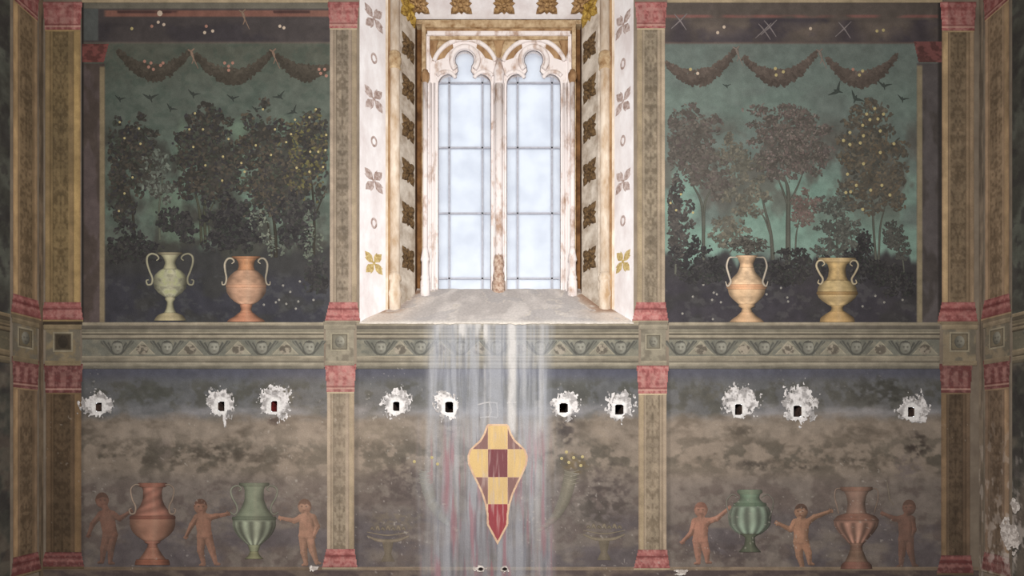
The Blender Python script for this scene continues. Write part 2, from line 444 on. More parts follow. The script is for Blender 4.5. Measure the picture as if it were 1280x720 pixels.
def jamb(side):
    if side < 0:
        o0, o1, o2, cpx, i0, i1, g1, th = 449.5, 482, 485, 493.5, 500, 519, 528, -1
    else:
        o0, o1, o2, cpx, i0, i1, g1, th = 792, 768, 765, 756, 748, 727, 718.5, 1
    back = 0.30 * th
    # outer white splay
    p0, p1, p2 = xy(o0, 0), xy(o1, .19), xy(o2, .195)
    sp = prism('outer_splay', [p0, p1, (p1[0] + back, p1[1] + .02), (p0[0] + back * .9, p0[1] + .03)], ZB - .1, ZT_OUT, M['limewash'], win)
    tag(sp, 'white limewashed splay with faded painted flowers')
    bead = prism('edge_bead', [p1, p2, (p2[0], p2[1] + .03), (p1[0] + .02 * th, p1[1] + .03)], ZB, ZT_OUT, M['stone_cream'], win)
    # fillet behind the roll
    a = xy(o2, .20); b_ = xy(i0, .262)
    prism('fillet', [a, b_, (b_[0] + back, b_[1] + .05), (a[0] + back, a[1] + .05)], ZB, ZT_OUT, M['stone_brown'], win)
    # inner splay with rosettes
    q0, q1 = xy(i0, .245), xy(i1, .46)
    isp = prism('inner_splay', [q0, q1, (q1[0] + back, q1[1] + .03), (q0[0] + back, q0[1] + .03)], ZB, ZT_OUT + .25, M['inner_jamb'], win)
    # groove
    g0, g = xy(i1, .46), xy(g1, .575)
    prism('groove', [g0, (g0[0], .575), g, (g[0], .62), (g0[0] + back, .62), (g0[0] + back, .49)], ZB, ZT_OUT + .25, M['stone_groove'], win)
    # roll column
    c = xy(cpx, .232); k = (D + .232) / D
    zf = lambda py: ZC + (HY - py) * S * k
    R = 0.040
    colm = lathe('jamb_column', c[0], c[1], [(R, zf(346)), (R, zf(-40))], M['stone_cream'], win)
    lathe('capital', c[0], c[1], [(R, zf(88)), (R * 1.18, zf(86)), (R * 1.05, zf(83)), (R * 1.30, zf(77)), (R * 1.30, zf(73)), (R * 1.12, zf(71)), (R * 1.22, zf(68)), (R, zf(66))], M['stone_gold'], colm)
    lathe('base', c[0], c[1], [(R * 1.18, zf(392)), (R * 1.18, zf(372)), (R * 1.32, zf(370)), (R * 1.32, zf(366)), (R * 1.1, zf(362)), (R * 1.02, zf(352)), (R * 1.28, zf(350)), (R * 1.28, zf(346)), (R * 1.08, zf(344)), (R, zf(341))], M['stone_cream'], colm)
    return sp, isp, (p0, p1), (q0, q1)

def flower_mesh(name, e1, n, half, depth, kind, mat):
    """carved or painted flower; e1 along the splay, z up, n out of the stone"""
    e1 = Vector((e1[0], e1[1], 0)).normalized(); e2 = Vector((0, 0, 1)); n = Vector((n[0], n[1], 0)).normalized()
    bm = bmesh.new()
    def P(u, v, h): return bm.verts.new(e1 * u * half + e2 * v * half + n * h)
    def petal(ang, ln, wd, h):
        ca, sa = math.cos(ang), math.sin(ang)
        pts = [(0.08, 0, .55), (ln * .45, wd, .35), (ln * .72, wd * .80, .30), (ln, 0, .08), (ln * .72, -wd * .80, .30), (ln * .45, -wd, .35)]
        rim = [P(x * ca - y * sa, x * sa + y * ca, h * hh * depth) for x, y, hh in pts]
        lowr = [P(x * ca - y * sa, x * sa + y * ca, 0) for x, y, hh in pts]
        mid = P(ln * .55 * ca, ln * .55 * sa, h * depth)
        for i in range(6):
            j = (i + 1) % 6
            bm.faces.new((rim[i], rim[j], mid)); bm.faces.new((lowr[i], lowr[j], rim[j], rim[i]))
    def boss(r, h):
        ring = [P(r * math.cos(i / 8 * 2 * math.pi), r * math.sin(i / 8 * 2 * math.pi), h * .6 * depth) for i in range(8)]
        low = [P(r * math.cos(i / 8 * 2 * math.pi), r * math.sin(i / 8 * 2 * math.pi), 0) for i in range(8)]
        top = P(0, 0, h * depth)
        for i in range(8): bm.faces.new((ring[i], ring[(i + 1) % 8], top)); bm.faces.new((low[i], low[(i + 1) % 8], ring[(i + 1) % 8], ring[i]))
    if kind == 'carved':
        for k in range(4): petal(math.pi / 4 + k * math.pi / 2, 1.30, .34, 1.0)
        for k in range(4): petal(k * math.pi / 2, .95, .26, .8)
        boss(.22, 1.5)
    elif kind == 'painted':
        for k in range(4): petal(math.pi / 4 + k * math.pi / 2 + .06, 1.05, .27, 1.0)
        for k in range(4): petal(math.pi / 4 + k * math.pi / 2 + .46, .85, .14, .8)
        boss(.13, 1.2)
    else:  # ring
        for k in range(14):
            a = k / 14 * 2 * math.pi
            def Q(r, aa, h): return P(r * .52 * math.cos(aa), r * .75 * math.sin(aa), h)
            a2 = a + 2 * math.pi / 14
            A_ = [Q(.55, a, depth), Q(.55, a2, depth), Q(.95, a2, depth), Q(.95, a, depth)]
            B_ = [Q(.55, a, 0), Q(.55, a2, 0), Q(.95, a2, 0), Q(.95, a, 0)]
            bm.faces.new(A_)
            for i in range(4): bm.faces.new((B_[i], B_[(i + 1) % 4], A_[(i + 1) % 4], A_[i]))
    bmesh.ops.recalc_face_normals(bm, faces=bm.faces)
    me = bpy.data.meshes.new(name); bm.to_mesh(me); bm.free(); me.materials.append(mat)
    return me

for side in (-1, 1):
    sp, isp, (p0, p1), (q0, q1) = jamb(side)
    e = (p1[0] - p0[0], p1[1] - p0[1]); nrm = (-side * abs(e[1]), -abs(e[0]))
    fm = flower_mesh('painted_flower', e, nrm, .112, .004, 'painted', M['flower'])
    fo = flower_mesh('painted_flower', e, nrm, .108, .004, 'painted', M['flower_ochre'])
    rm = flower_mesh('painted_ring', e, nrm, .06, .003, 'ring', M['flower'])
    cxm = (p0[0] * .46 + p1[0] * .54, p0[1] * .46 + p1[1] * .54); k = (D + cxm[1]) / D
    fy = (23, 124, 226, 329) if side < 0 else (31, 127, 227, 327)
    ry = (73, 177, 279, -28) if side < 0 else (80, 176, 276, -24)
    for i, y in enumerate(fy):
        link_mesh('painted_flower', fo if i == 3 else fm, None, sp, (cxm[0], cxm[1], ZC + (HY - y) * S * k))
    for y in ry: link_mesh('painted_ring', rm, None, sp, (cxm[0], cxm[1], ZC + (HY - y) * S * k))
    e = (q1[0] - q0[0], q1[1] - q0[1]); nrm = (-side * abs(e[1]), -abs(e[0]))
    cm = flower_mesh('rosette', e, nrm, .095, .035, 'carved', M['rosette'])
    cg = flower_mesh('rosette', e, nrm, .115, .045, 'carved', M['rosette_gold'])
    cxm = ((q0[0] + q1[0]) / 2, (q0[1] + q1[1]) / 2); k = (D + cxm[1]) / D
    for i, y in enumerate((10, 60, 111, 161, 215, 269, 324)):
        link_mesh('rosette', cg if i == 0 else cm, None, isp, (cxm[0], cxm[1], ZC + (HY - y) * S * k))

# head of the opening: outer and inner soffits
def soffit(name, fx0, fx1, ft, fz, bx0, bx1, bt, bz, mat, th=.05):
    bm = bmesh.new()
    v = [bm.verts.new(p) for p in ((fx0, ft, fz), (fx1, ft, fz), (bx1, bt, bz), (bx0, bt, bz), (fx0, ft, fz + th), (fx1, ft, fz + th), (bx1, bt, bz + th), (bx0, bt, bz + th))]
    for f in ((0, 1, 2, 3), (4, 7, 6, 5), (0, 4, 5, 1), (1, 5, 6, 2), (2, 6, 7, 3), (3, 7, 4, 0)): bm.faces.new([v[i] for i in f])
    return bm_obj(name, bm, mat, win)
zs1 = W(0, -14, .24)[2]; zs2 = W(0, 24, .47)[2]
soffit('outer_soffit', W(OPX0, 0)[0], W(OPX1, 0)[0], 0, zz(-60), W(484, 0, .24)[0], W(766, 0, .24)[0], .24, zs1, M['limewash'])
isf = soffit('inner_soffit', W(484, 0, .24)[0], W(766, 0, .24)[0], .24, zs1, W(519, 0, .47)[0], W(727, 0, .47)[0], .47, zs2, M['limewash'])
dz = zs2 - zs1; dl = math.hypot(dz, .23)
rs = flower_mesh('rosette', (1, 0), (0, -1), .095, .03, 'carved', M['rosette_soffit'])
# tip the shared flower mesh onto the soffit plane
ang = math.atan2(-.23, dz)
for vtx in rs.vertices:
    x, y, z = vtx.co
    # z axis -> soffit direction (back, down), -y normal -> down/forward
    u = Vector((0, .23 / dl, dz / dl)); nn = Vector((0, dz / dl, -.23 / dl))
    vtx.co = Vector((x, 0, 0)) + u * (-z) + nn * (-y)
for px in (522, 576, 630, 684, 728):
    t_ = .345; f = (t_ - .24) / .23
    link_mesh('rosette', rs, None, isf, (W(px, 0, t_)[0], t_, zs1 + dz * f - .002))

# sloping cement sill
def sill_mesh():
    nu, nv = 173, 46
    U, V_ = np.meshgrid(np.linspace(0, 1, nu), np.linspace(0, 1, nv), indexing='ij')
    f0, f1 = W(449.5, 403, -.012), W(792, 403, -.012); b0, b1 = W(529, 361, .56), W(717, 361, .56)
    F0, F1, B0, B1 = map(np.array, (f0, f1, b0, b1))
    F0[0] -= 0; B0[0] -= .05; B1[0] += .05
    P = (F0 * (1 - U[..., None]) + F1 * U[..., None]) * (1 - V_[..., None]) + (B0 * (1 - U[..., None]) + B1 * U[..., None]) * V_[..., None]
    PX = 449.5 + U * 342.5; PY = V_ * 60
    n = fbm(PX, PY, 26, 20, 201, 5)
    P[..., 2] += .012 * (n - .5) * ss(0, .08, V_)
    C = mixc(flat(U, (196, 190, 187)), (222, 216, 212), ss(.35, .65, n))
    edge = np.minimum(PX - 449.5, 792 - PX)
    C = mixc(C, (222, 204, 188), ss(70, 20, edge) * .7 * (1 - .4 * V_))
    C = mixc(C, (150, 118, 96), ss(40, 16, edge + 16 * (n - .5)) * ss(.22, .34, V_) * ss(1.0, .9, V_) * .85)
    # cement repair patches with pale edges
    pv = fbm(PX, PY, 34, 14, 211, 3)
    C = mixc(C, (190, 186, 186), (ss(.50, .53, pv)) * .6)
    C = mixc(C, (232, 224, 212), np.exp(-((pv - .52) / .012) ** 2) * .8 * ss(.05, .2, V_))
    C = mixc(C, (232, 226, 216), ss(.10, .0, V_) * (.3 + .6 * fbm(PX, PY, 9, 9, 220, 3)))
    idx = np.arange(nu * nv).reshape(nu, nv)
    Fc = np.stack([idx[:-1, :-1], idx[1:, :-1], idx[1:, 1:], idx[:-1, 1:]], -1).reshape(-1, 4)
    Vv = P.reshape(-1, 3).tolist(); Cc = C.reshape(-1, 3).tolist(); Fl = Fc.tolist()
    # front lip turned down over the cornice, ragged with mineral runs
    base = len(Vv)
    for i in range(nu):
        p = P[i, 0]; drp = .010 + .03 * max(0, float(fbm(np.array([PX[i, 0]]), np.array([3.0]), 7, 7, 230, 3)[0]) - .48) * (1 if 540 < PX[i, 0] < 690 else .3)
        Vv.append((p[0], p[1] - .003, p[2] - drp)); Cc.append((216, 208, 196))
    for i in range(nu - 1): Fl.append((base + i, base + i + 1, int(idx[i + 1, 0]), int(idx[i, 0])))
    return mesh_np('sill', Vv, Fl, CEMENT, win, np.array(Cc), smooth=True)
tag(sill_mesh(), 'steep grey cement sill patched and stained')

# moulded rectangular frame
def wbox(name, px0, py0, px1, py1, t0, t1, mat, parent, bev=0.004):
    a = W(px0, py0, t0); b_ = W(px1, py1, t0)
    return box(name, (a[0], t0, a[2]), (b_[0], t1, b_[2]), mat, parent, bev)
frame = wbox('frame_head', 527, 25, 720, 33.5, .462, .64, M['stone_gold'], win)
wbox('moulding', 529, 33, 718, 38, .485, .64, M['stone_brown'], frame)
wbox('moulding', 534, 37.5, 713, 43.5, .492, .64, M['stone_white'], frame)
wbox('moulding', 537, 43, 710, 49, .51, .64, M['stone_gold'], frame)
for (a0, a1, b0, b1) in ((527, 532, 532.5, 537), (715, 720, 710, 714.5)):
    fj = wbox('frame_jamb', a0, 25, a1, 372, .465, .64, M['stone_gold'], win)
    wbox('fillet', b0, 42, b1, 372, .515, .64, M['stone_white'], fj)
box('lintel', (W(500, 0, .47)[0], .50, W(0, 27, .47)[2]), (W(746, 0, .47)[0], .68, ZT_OUT + .3), M['stone_gold'], win)
# colonnettes of the frame
for cx in (531.5, 715.5):
    t_ = .462; k = (D + t_) / D; zf = lambda py: ZC + (HY - py) * S * k
    c = xy(cx, t_); R = .027
    cl = lathe('colonnette', c[0], c[1], [(R * .8, zf(318)), (R * .8, zf(103))], M['stone_white'], win, 14)
    lathe('capital', c[0], c[1], [(R * .8, zf(104)), (R * 1.15, zf(100)), (R * 1.35, zf(97)), (R * 1.3, zf(92)), (R * .9, zf(90)), (R * .8, zf(88))], M['stone_brown'], cl, 14)
    lathe('base', c[0], c[1], [(R * 1.55, zf(372)), (R * 1.55, zf(352)), (R * 1.3, zf(350)), (R * 1.5, zf(347)), (R * 1.2, zf(344)), (R * 1.15, zf(328)), (R * 1.5, zf(325)), (R * 1.3, zf(321)), (R, zf(314)), (R * .8, zf(308))], M['stone_white'], cl, 8)

for (cx, tt, rr) in ((538.5, .53, .010), (543.0, .54, .008), (708.5, .53, .010), (704.5, .54, .008), (617.5, .54, .008), (629.5, .54, .008)):
    tube('roll', [W(cx, 366, tt), W(cx, 240, tt), W(cx, 104, tt)], rr, M['stone_white'], win)
# tracery plate with two keyhole-headed lights
def light_outline(x0, x1):
    cx = (x0 + x1) / 2; pts = []
    pts += [(x0, 372), (x0, 240), (x0, 108)]
    for a in np.linspace(0, 90, 7)[1:]:  # shoulder
        pts.append((x0 + 13 - 13 * math.cos(math.radians(a)), 106 - 13.5 * math.sin(math.radians(a))))
    pts += [(cx - 13.5, 92.8), (cx - 10.5, 91.6), (cx - 8.6, 89)]
    cy, r = 75, 12.3
    for a in np.linspace(140, 400, 21):
        pts.append((cx + r * math.cos(math.radians(a)), cy + r * math.sin(math.radians(a)))) if True else None
    pts += [(cx + 8.6, 89), (cx + 10.5, 91.6), (cx + 13.5, 92.8)]
    for a in np.linspace(90, 0, 7)[:-1]:
        pts.append((x1 - 13 + 13 * math.cos(math.radians(a)), 106 - 13.5 * math.sin(math.radians(a))))
    pts += [(x1, 108), (x1, 240), (x1, 372)]
    return pts
LIGHTS = ((547.5, 614.0), (633.0, 701.0))
def plate(name, outer, holes, t0, t1, mat, parent, bevel=.006):
    cu = bpy.data.curves.new(name, 'CURVE'); cu.dimensions = '2D'; cu.fill_mode = 'BOTH'
    cu.extrude = (t1 - t0) / 2 - bevel; cu.bevel_depth = bevel; cu.bevel_resolution = 2
    tm = (t0 + t1) / 2
    for lp in [outer] + holes:
        s_ = cu.splines.new('POLY'); s_.points.add(len(lp) - 1)
        for p, (x, y) in zip(s_.points, lp):
            w_ = W(x, y, t0); p.co = (w_[0], w_[2], 0, 1)
        s_.use_cyclic_u = True
    tmp = bpy.data.objects.new('tmp', cu); col.objects.link(tmp)
    dg = bpy.context.evaluated_depsgraph_get(); dg.update()
    me = bpy.data.meshes.new_from_object(tmp.evaluated_get(dg))
    bpy.data.objects.remove(tmp); bpy.data.curves.remove(cu)
    V = np.array([(v.co.x, tm - v.co.z, v.co.y) for v in me.vertices])
    lo = V.min(0); hi = V.max(0); loc = np.array([(lo[0] + hi[0]) / 2, tm, lo[2]])
    me.vertices.foreach_set('co', (V - loc).astype(np.float32).ravel()); me.flip_normals(); me.update(); me.name = name
    me.materials.clear()
    return link_mesh(name, me, mat, parent, loc)
outer = [(533, 42), (533, 372), (714, 372), (714, 42)]
tracery = plate('tracery', outer, [light_outline(*l) for l in LIGHTS], .545, .64, M['stone_white'], win)
def arc3(cx, cy, r, a0, a1, n, t, ry=None):
    return [W(cx + r * math.cos(math.radians(a)), cy + (ry or r) * math.sin(math.radians(a)), t) for a in np.linspace(a0, a1, n)]
for (x0, x1) in LIGHTS:
    cx = (x0 + x1) / 2 + .3
    # spandrels outside the hood, and a grey outline standing for lead and stone edge shadow
    for a0, a1, xe in ((203, 262, x0 - 7), (337, 278, x1 + 7)):
        ap = [(cx + 42.5 * math.cos(math.radians(a)), 90 + 42.5 * math.sin(math.radians(a))) for a in np.linspace(a0, a1, 10)]
        ap = [p for p in ap if p[1] > 48]
        lp = [(xe, 47.2)] + [(xe, ap[0][1])] + ap + [(ap[-1][0], 47.2)]
        plate('spandrel', lp if xe < cx else lp[::-1], [], .541, .56, M['stone_gold'], tracery, .002)
    tube('opening_outline', [W(px_, py_, .553) for px_, py_ in light_outline(x0, x1)], .0075, M['edge_outline'], tracery, 6)
    # hood arch
    hood = tube('hood_mould', arc3(cx, 90, 41, 200, 340, 24, .535), .019, M['stone_white'], tracery)
    # brown hollow crescents between hood and lobe
    for s in (-1, 1):
        cr_pts = [(cx + s * 38 * math.cos(math.radians(a)), 90 - 38 * math.sin(math.radians(a))) for a in np.linspace(24, 66, 9)]
        cr_in = [(cx + s * 29.5 * math.cos(math.radians(a)), 88 - 33 * math.sin(math.radians(a))) for a in np.linspace(60, 30, 7)]
        lp = cr_pts + cr_in
        plate('hollow', lp if s < 0 else lp[::-1], [], .538, .56, M['stone_brown'], tracery, .002)
        # side lobes, swelling white cusps
        tube('cusp', arc3(cx + s * 24, 103, 13.5, 270 - s * 65, 270 + s * 52, 12, .535), .016, M['stone_white'], tracery)
    tube('lobe', arc3(cx, 75, 16.5, 138, 402, 26, .532), .022, M['stone_white'], tracery)
# spandrel foliage between and beside the hoods
for (px, mk) in ((623.5, 'stone_brown'), (541, 'stone_brown'), (706, 'stone_brown')):
    lp = [(px - 8, 47), (px + 8, 47), (px + 4.5, 56), (px + 3, 66), (px, 74), (px - 3, 66), (px - 4.5, 56)]
    plate('spandrel_leaf', lp[::-1], [], .527, .56, M[mk], tracery, .003)
# mullion
t_ = .535; k = (D + t_) / D; zf = lambda py: ZC + (HY - py) * S * k; c = xy(623.5, t_)
mul = lathe('mullion', c[0], c[1], [(.034, zf(335)), (.034, zf(100))], M['stone_white'], win, 14)
lathe('capital', c[0], c[1], [(.034, zf(106)), (.044, zf(103)), (.042, zf(96)), (.05, zf(92)), (.04, zf(86)), (.02, zf(74))], M['stone_white'], mul, 10)
lathe('base', c[0], c[1], [(.056, zf(372)), (.056, zf(352)), (.046, zf(350)), (.05, zf(345)), (.038, zf(338)), (.045, zf(332)), (.045, zf(328)), (.034, zf(318))], noise_mat('stained_pink_stone', (150, 112, 92), (226, 206, 188), 40, .9, .5), mul, 8)

# panes and glazing bars
TG = .60
for (x0, x1) in LIGHTS:
    bars_x = (x0 + 14, x1 - 11)
    rows = [58, 103.5, 184.5, 266.5, 348, 372]
    cols_ = [x0 - 5, bars_x[0], bars_x[1], x1 + 5]
    for i in range(3):
        for j in range(5):
            if j == 0 and i != 1: ytop = 86
            else: ytop = rows[j]
            wbox('pane', cols_[i], ytop, cols_[i + 1], rows[j + 1], TG, TG + .004, M['glass'], win, 0)
    for bx in bars_x: wbox('glazing_bar', bx - 1.1, 60, bx + 1.1, 372, TG - .012, TG + .012, M['lead'], win, 0)
    for by in rows[1:-1]: wbox('glazing_bar', x0 - 4, by - 1.0, x1 + 4, by + 1.0, TG - .012, TG + .012, M['lead'], win, 0)

# ================================================================== PAINTED ARCHITECTURE
BEIGE = np.array((182, 160, 138.)); RED = np.array((178, 94, 92.))
def shaft_paint(x0, x1, lit=1, tint=(1, 1, 1), seed=0, panel=(.24, .70)):
    """lit=1: side face on the right, -1: on the left, 0: none"""
    w = x1 - x0
    def f(X, Y):
        u = (X - x0) / w
        if lit < 0: u = 1 - u
        C = flat(X, BEIGE)
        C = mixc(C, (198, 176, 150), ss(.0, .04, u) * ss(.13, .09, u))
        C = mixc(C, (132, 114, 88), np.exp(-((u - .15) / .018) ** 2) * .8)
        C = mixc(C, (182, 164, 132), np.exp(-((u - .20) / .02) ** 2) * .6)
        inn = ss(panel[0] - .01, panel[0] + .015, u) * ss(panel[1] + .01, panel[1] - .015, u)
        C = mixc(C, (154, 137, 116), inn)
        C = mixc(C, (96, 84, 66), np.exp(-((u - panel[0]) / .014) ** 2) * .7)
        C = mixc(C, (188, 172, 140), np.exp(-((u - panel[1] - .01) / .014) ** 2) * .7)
        # mirrored arabesque in the sunk panel
        m = np.abs(u - (panel[0] + panel[1]) / 2) * w
        orn = fbm(m + 3, Y, 2.8, 3.8, 300 + seed, 3)
        C = mixc(C, (104, 90, 70), inn * ss(.48, .62, orn) * .50)
        C = mixc(C, (178, 162, 134), inn * ss(.46, .36, orn) * .40)
        C = mixc(C, (86, 74, 58), inn * np.exp(-(m / .9) ** 2) * ss(.45, .6, fbm(X * 0, Y, 9, 9, 310 + seed, 2)) * .4)
        # side face
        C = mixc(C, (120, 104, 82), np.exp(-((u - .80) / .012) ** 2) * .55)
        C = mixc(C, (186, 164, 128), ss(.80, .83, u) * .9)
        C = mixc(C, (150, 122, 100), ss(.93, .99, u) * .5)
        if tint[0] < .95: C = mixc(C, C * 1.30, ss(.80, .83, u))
        C = mixc(C, C * .82, ss(.45, .6, fbm(X, Y, 12, 50, 320 + seed, 3)) * .5)
        return C * np.asarray(tint)
    return f
def red_paint(seed=0, dark=1.0):
    def f(X, Y):
        n = .55 * fbm(X, Y, 5, 4, 330 + seed, 3) + .45 * fbm(np.abs(np.sin(X * .22)) * 6, Y, 2.2, 3, 340 + seed, 2)
        C = mixc(flat(X, RED * dark), (208, 142, 134), ss(.50, .60, n) * .6 * dark)
        C = mixc(C, (128, 52, 52), ss(.46, .38, n) * .5)
        return C
    return f
def trap(y0, y1, a0, b0, a1, b1):
    """mask: left edge a0->a1 and right edge b0->b1 between y0 and y1"""
    def f(X, Y):
        s = (Y - y0) / (y1 - y0)
        return (X > a0 + (a1 - a0) * s) & (X < b0 + (b1 - b0) * s)
    return f
def pilaster(label, x0, x1, y0, y1, lit, wall='front', tint=(1, 1, 1), seed=0, cap_h=32, base_h=22, red=1.0, panel=(.24, .70), top=None, faceted=False):
    """painted pilaster: red capital from y0, shaft, red base ending at y1; slightly proud of the wall"""
    mp = MAPS[wall][0]
    b_ = mp(np.array([(x0 + x1) / 2]), np.array([y1]), np.array([0.0]))[0]
    root = empty('pilaster', b_)
    tag(root, label, 'pilaster', 'painted pilasters')
    w = x1 - x0
    th = 0.006
    sa = y0 + cap_h; sb = y1 - base_h
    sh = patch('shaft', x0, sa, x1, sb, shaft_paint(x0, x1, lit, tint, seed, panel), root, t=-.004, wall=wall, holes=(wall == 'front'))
    # capital: flares towards the top, with carved-looking scrolls
    def cap(X, Y):
        C = red_paint(seed, red)(X, Y)
        s = (Y - y0) / cap_h; uu = (X - x0) / w
        cyc = np.abs(np.sin(uu * np.pi * 3)) * .5 + .5
        C = mixc(C, (206, 148, 136), ss(.75, .95, cyc) * ss(.2, .35, s) * ss(.9, .75, s) * .4)
        C = mixc(C, (222, 172, 150), ss(.84, .87, s) * ss(.92, .89, s) * .8)
        C = mixc(C, (120, 50, 48), ss(.78, .80, s) * ss(.84, .82, s) * .7)
        C = mixc(C, (112, 46, 44), ss(.06, .0, s) * .6)
        d = np.where(lit >= 0, uu, 1 - uu)
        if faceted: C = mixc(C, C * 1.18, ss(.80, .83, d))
        return C
    fl = 2.5
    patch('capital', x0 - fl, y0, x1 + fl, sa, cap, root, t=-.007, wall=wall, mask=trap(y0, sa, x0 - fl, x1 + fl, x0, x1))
    patch('neck_line', x0, sa, x1, sa + 2, lambda X, Y: flat(X, (206, 184, 148)) * np.asarray(tint), root, t=-.0065, wall=wall)
    # base: torus and flared plinth
    def basep(X, Y):
        C = red_paint(seed + 3, red)(X, Y); s = (Y - sb) / base_h
        C = mixc(C, (206, 116, 110), ss(.05, .12, s) * ss(.30, .2, s) * .5)
        C = mixc(C, (120, 46, 46), ss(.30, .36, s) * ss(.46, .40, s) * .7)
        C = mixc(C, (214, 134, 124), ss(.48, .55, s) * ss(.75, .6, s) * .4)
        C = mixc(C, (126, 56, 52), ss(.90, 1, s) * .5)
        return C
    patch('base', x0 - 6, sb, x1 + 5, y1, basep, root, t=-.008, wall=wall, mask=trap(sb, y1, x0 - .5, x1 + .5, x0 - 6, x1 + 4))
    # lowest fillet under the base
    patch('plinth_fillet', x0 - 6, y1, x1 + 4, y1 + 2.5, lambda X, Y: flat(X, (176, 158, 130)) * np.asarray(tint), root, t=-.0085, wall=wall)
    return root
OCH = (.90, .83, .62)
pilaster('ochre painted pilaster with red capital in the left corner above the frieze', 57, 101, 3, 400, 1, 'front', OCH, 1, 35, 22, 1.0, (.22, .66), faceted=True)
pilaster('beige painted pilaster with red capital directly left of the window', 412.5, 446.5, 3, 401, 1, 'front', (1, 1, 1), 2, 33, 23, 1.12, (.24, .68))
pilaster('beige painted pilaster with red capital directly right of the window', 796, 831, 3, 401, -1, 'front', (1, 1, .97), 3, 33, 23, 1.12, (.28, .74))
pilaster('beige painted pilaster with red capital in the right corner above the frieze', 1177, 1217, 3, 402, -1, 'front', (.92, .86, .76), 4, 36, 24, 1.0, (.26, .74), faceted=True)
pilaster('dim ochre painted pilaster with dark red capital in the left corner below the frieze', 58, 102, 455, 708, 1, 'front', (.62, .54, .44), 5, 36, 18, .64, (.22, .70))
pilaster('beige painted pilaster below the frieze between left and middle lower panels', 409, 443, 455, 709, 1, 'front', (1, 1, .98), 6, 35, 23, 1.08, (.24, .68))
pilaster('beige painted pilaster below the frieze between middle and right lower panels', 798, 833, 457, 710, -1, 'front', (1, .99, .95), 7, 35, 23, 1.08, (.26, .74))
pilaster('dim brown painted pilaster with dark red capital in the right corner below the frieze', 1176, 1212, 455, 716, -1, 'front', (.66, .59, .52), 8, 36, 22, .66, (.26, .74))
for wl, nm in (('left', 'left'), ('right', 'right')):
    tn = (.92, .84, .70) if wl == 'left' else (1.02, .94, .84)
    pilaster('painted pilaster with red capital on the %s side wall above the frieze' % nm, 11, 49, 3, 400, 1, wl, tn, 9, 30, 22, .92, (.22, .72))
    pilaster('painted pilaster with red capital on the %s side wall below the frieze' % nm, 11, 49, 452, 710, 1, wl, (.84, .76, .66) if wl == 'left' else (.84, .76, .70), 10, 36, 22, .74, (.22, .72))

# light strips in the two corners
for nm, wl, c_ in (('trim_1', 'left', (134, 112, 86)), ('trim_2', 'right', (150, 132, 110))):
    o = patch(nm, 0.4, -30, 8, 760, lambda X, Y: mixc(flat(X, c_), np.array(c_) * .72, ss(.4, .65, fbm(X, Y, 3, 60, 350, 3))), None, t=-.004, wall=wl)
    tag(o, kind='structure')

# ---- frieze sections
BANDS = [(403, 407, (172, 160, 134)), (407, 411.5, (104, 98, 86)), (411.5, 415, (136, 130, 110)), (415, 417, (160, 150, 126)), (417, 419, (98, 92, 78)), (419, 422.5, (164, 154, 130)),
         (422.5, 424.5, (92, 86, 74)), (445, 448.5, (164, 154, 130)), (448.5, 452, (142, 134, 114)), (452, 453.2, (96, 90, 76)), (453.2, 457.5, (160, 152, 130)), (457.5, 461, (116, 112, 98))]
def moulding_paint(c, y0, y1):
    def f(X, Y):
        s = (Y - y0) / (y1 - y0)
        C = flat(X, c) * (1.05 - .12 * s)[..., None]
        n = fbm(X, Y, 30, 2.5, 360, 4)
        return mixc(C, np.array(c) * .8, ss(.45, .6, n) * .5)
    return f
def winged_head(cx, cy, parent, wall, tone=1.0, wing=21, lump=0):
    def f(X, Y):
        d = ell(X, Y, cx, cy, 7.6, 8.8)
        dx = np.abs(X - cx)
        sdw = np.maximum(np.abs(Y - (cy - 8.5 + dx * .05)) - 0, 0)
        # wings: wedge rising outwards from under the chin
        wy = cy + 9 - np.clip((dx - 4) / (wing - 4), 0, 1) * 17
        inw = (dx < wing) & (Y < wy + 1) & (Y > cy - 9 - 0 * dx) & (Y > wy - 7.5 - 3 * np.sin(dx * .8))
        sd = np.where((d < 1) | inw, -1., 1.)
        C = flat(X, (90, 92, 84)) * tone
        fe = np.sin((dx + (Y - cy) * .7) * 1.5)
        C = mixc(C, (142, 142, 126), ss(.3, .9, fe) * .45)
        C = mixc(C, (66, 68, 64), ss(0, -.6, fe) * .4)
        hd = d < 1
        lx = (X - cx) / 7.6; ly = (Y - cy) / 8.8
        sh = np.clip(.62 + .38 * (lx * .55 - ly * .35) - .25 * d * d, 0, 1)
        H = np.stack([96 + 112 * sh, 98 + 110 * sh, 88 + 100 * sh], -1) * tone * .86
        H = mixc(H, (62, 60, 54), np.exp(-(((np.abs(lx - .08) - .32) / .16) ** 2 + ((ly + .08) / .12) ** 2)) * .7)
        H = mixc(H, (72, 66, 60), np.exp(-(((lx - .08) / .25) ** 2 + ((ly - .48) / .10) ** 2)) * .6)
        H = mixc(H, (198, 192, 172), np.exp(-(((lx - .1) / .10) ** 2 + ((ly - .12) / .25) ** 2)) * .5)
        H = mixc(H, (62, 62, 58), ss(-.42, -.68, ly + .18 * fbm(X, Y, 3, 3, 370, 2)) * .75)
        C = np.where(hd[..., None], H, C)
        C = mixc(C, (58, 60, 56), np.exp(-((d - 1.0) / .10) ** 2) * .7)
        return C, sd
    return patch('winged_head', cx - wing - 1, cy - 10, cx + wing + 1, cy + 10, f, parent, t=-.0045, step=.6, wall=wall)
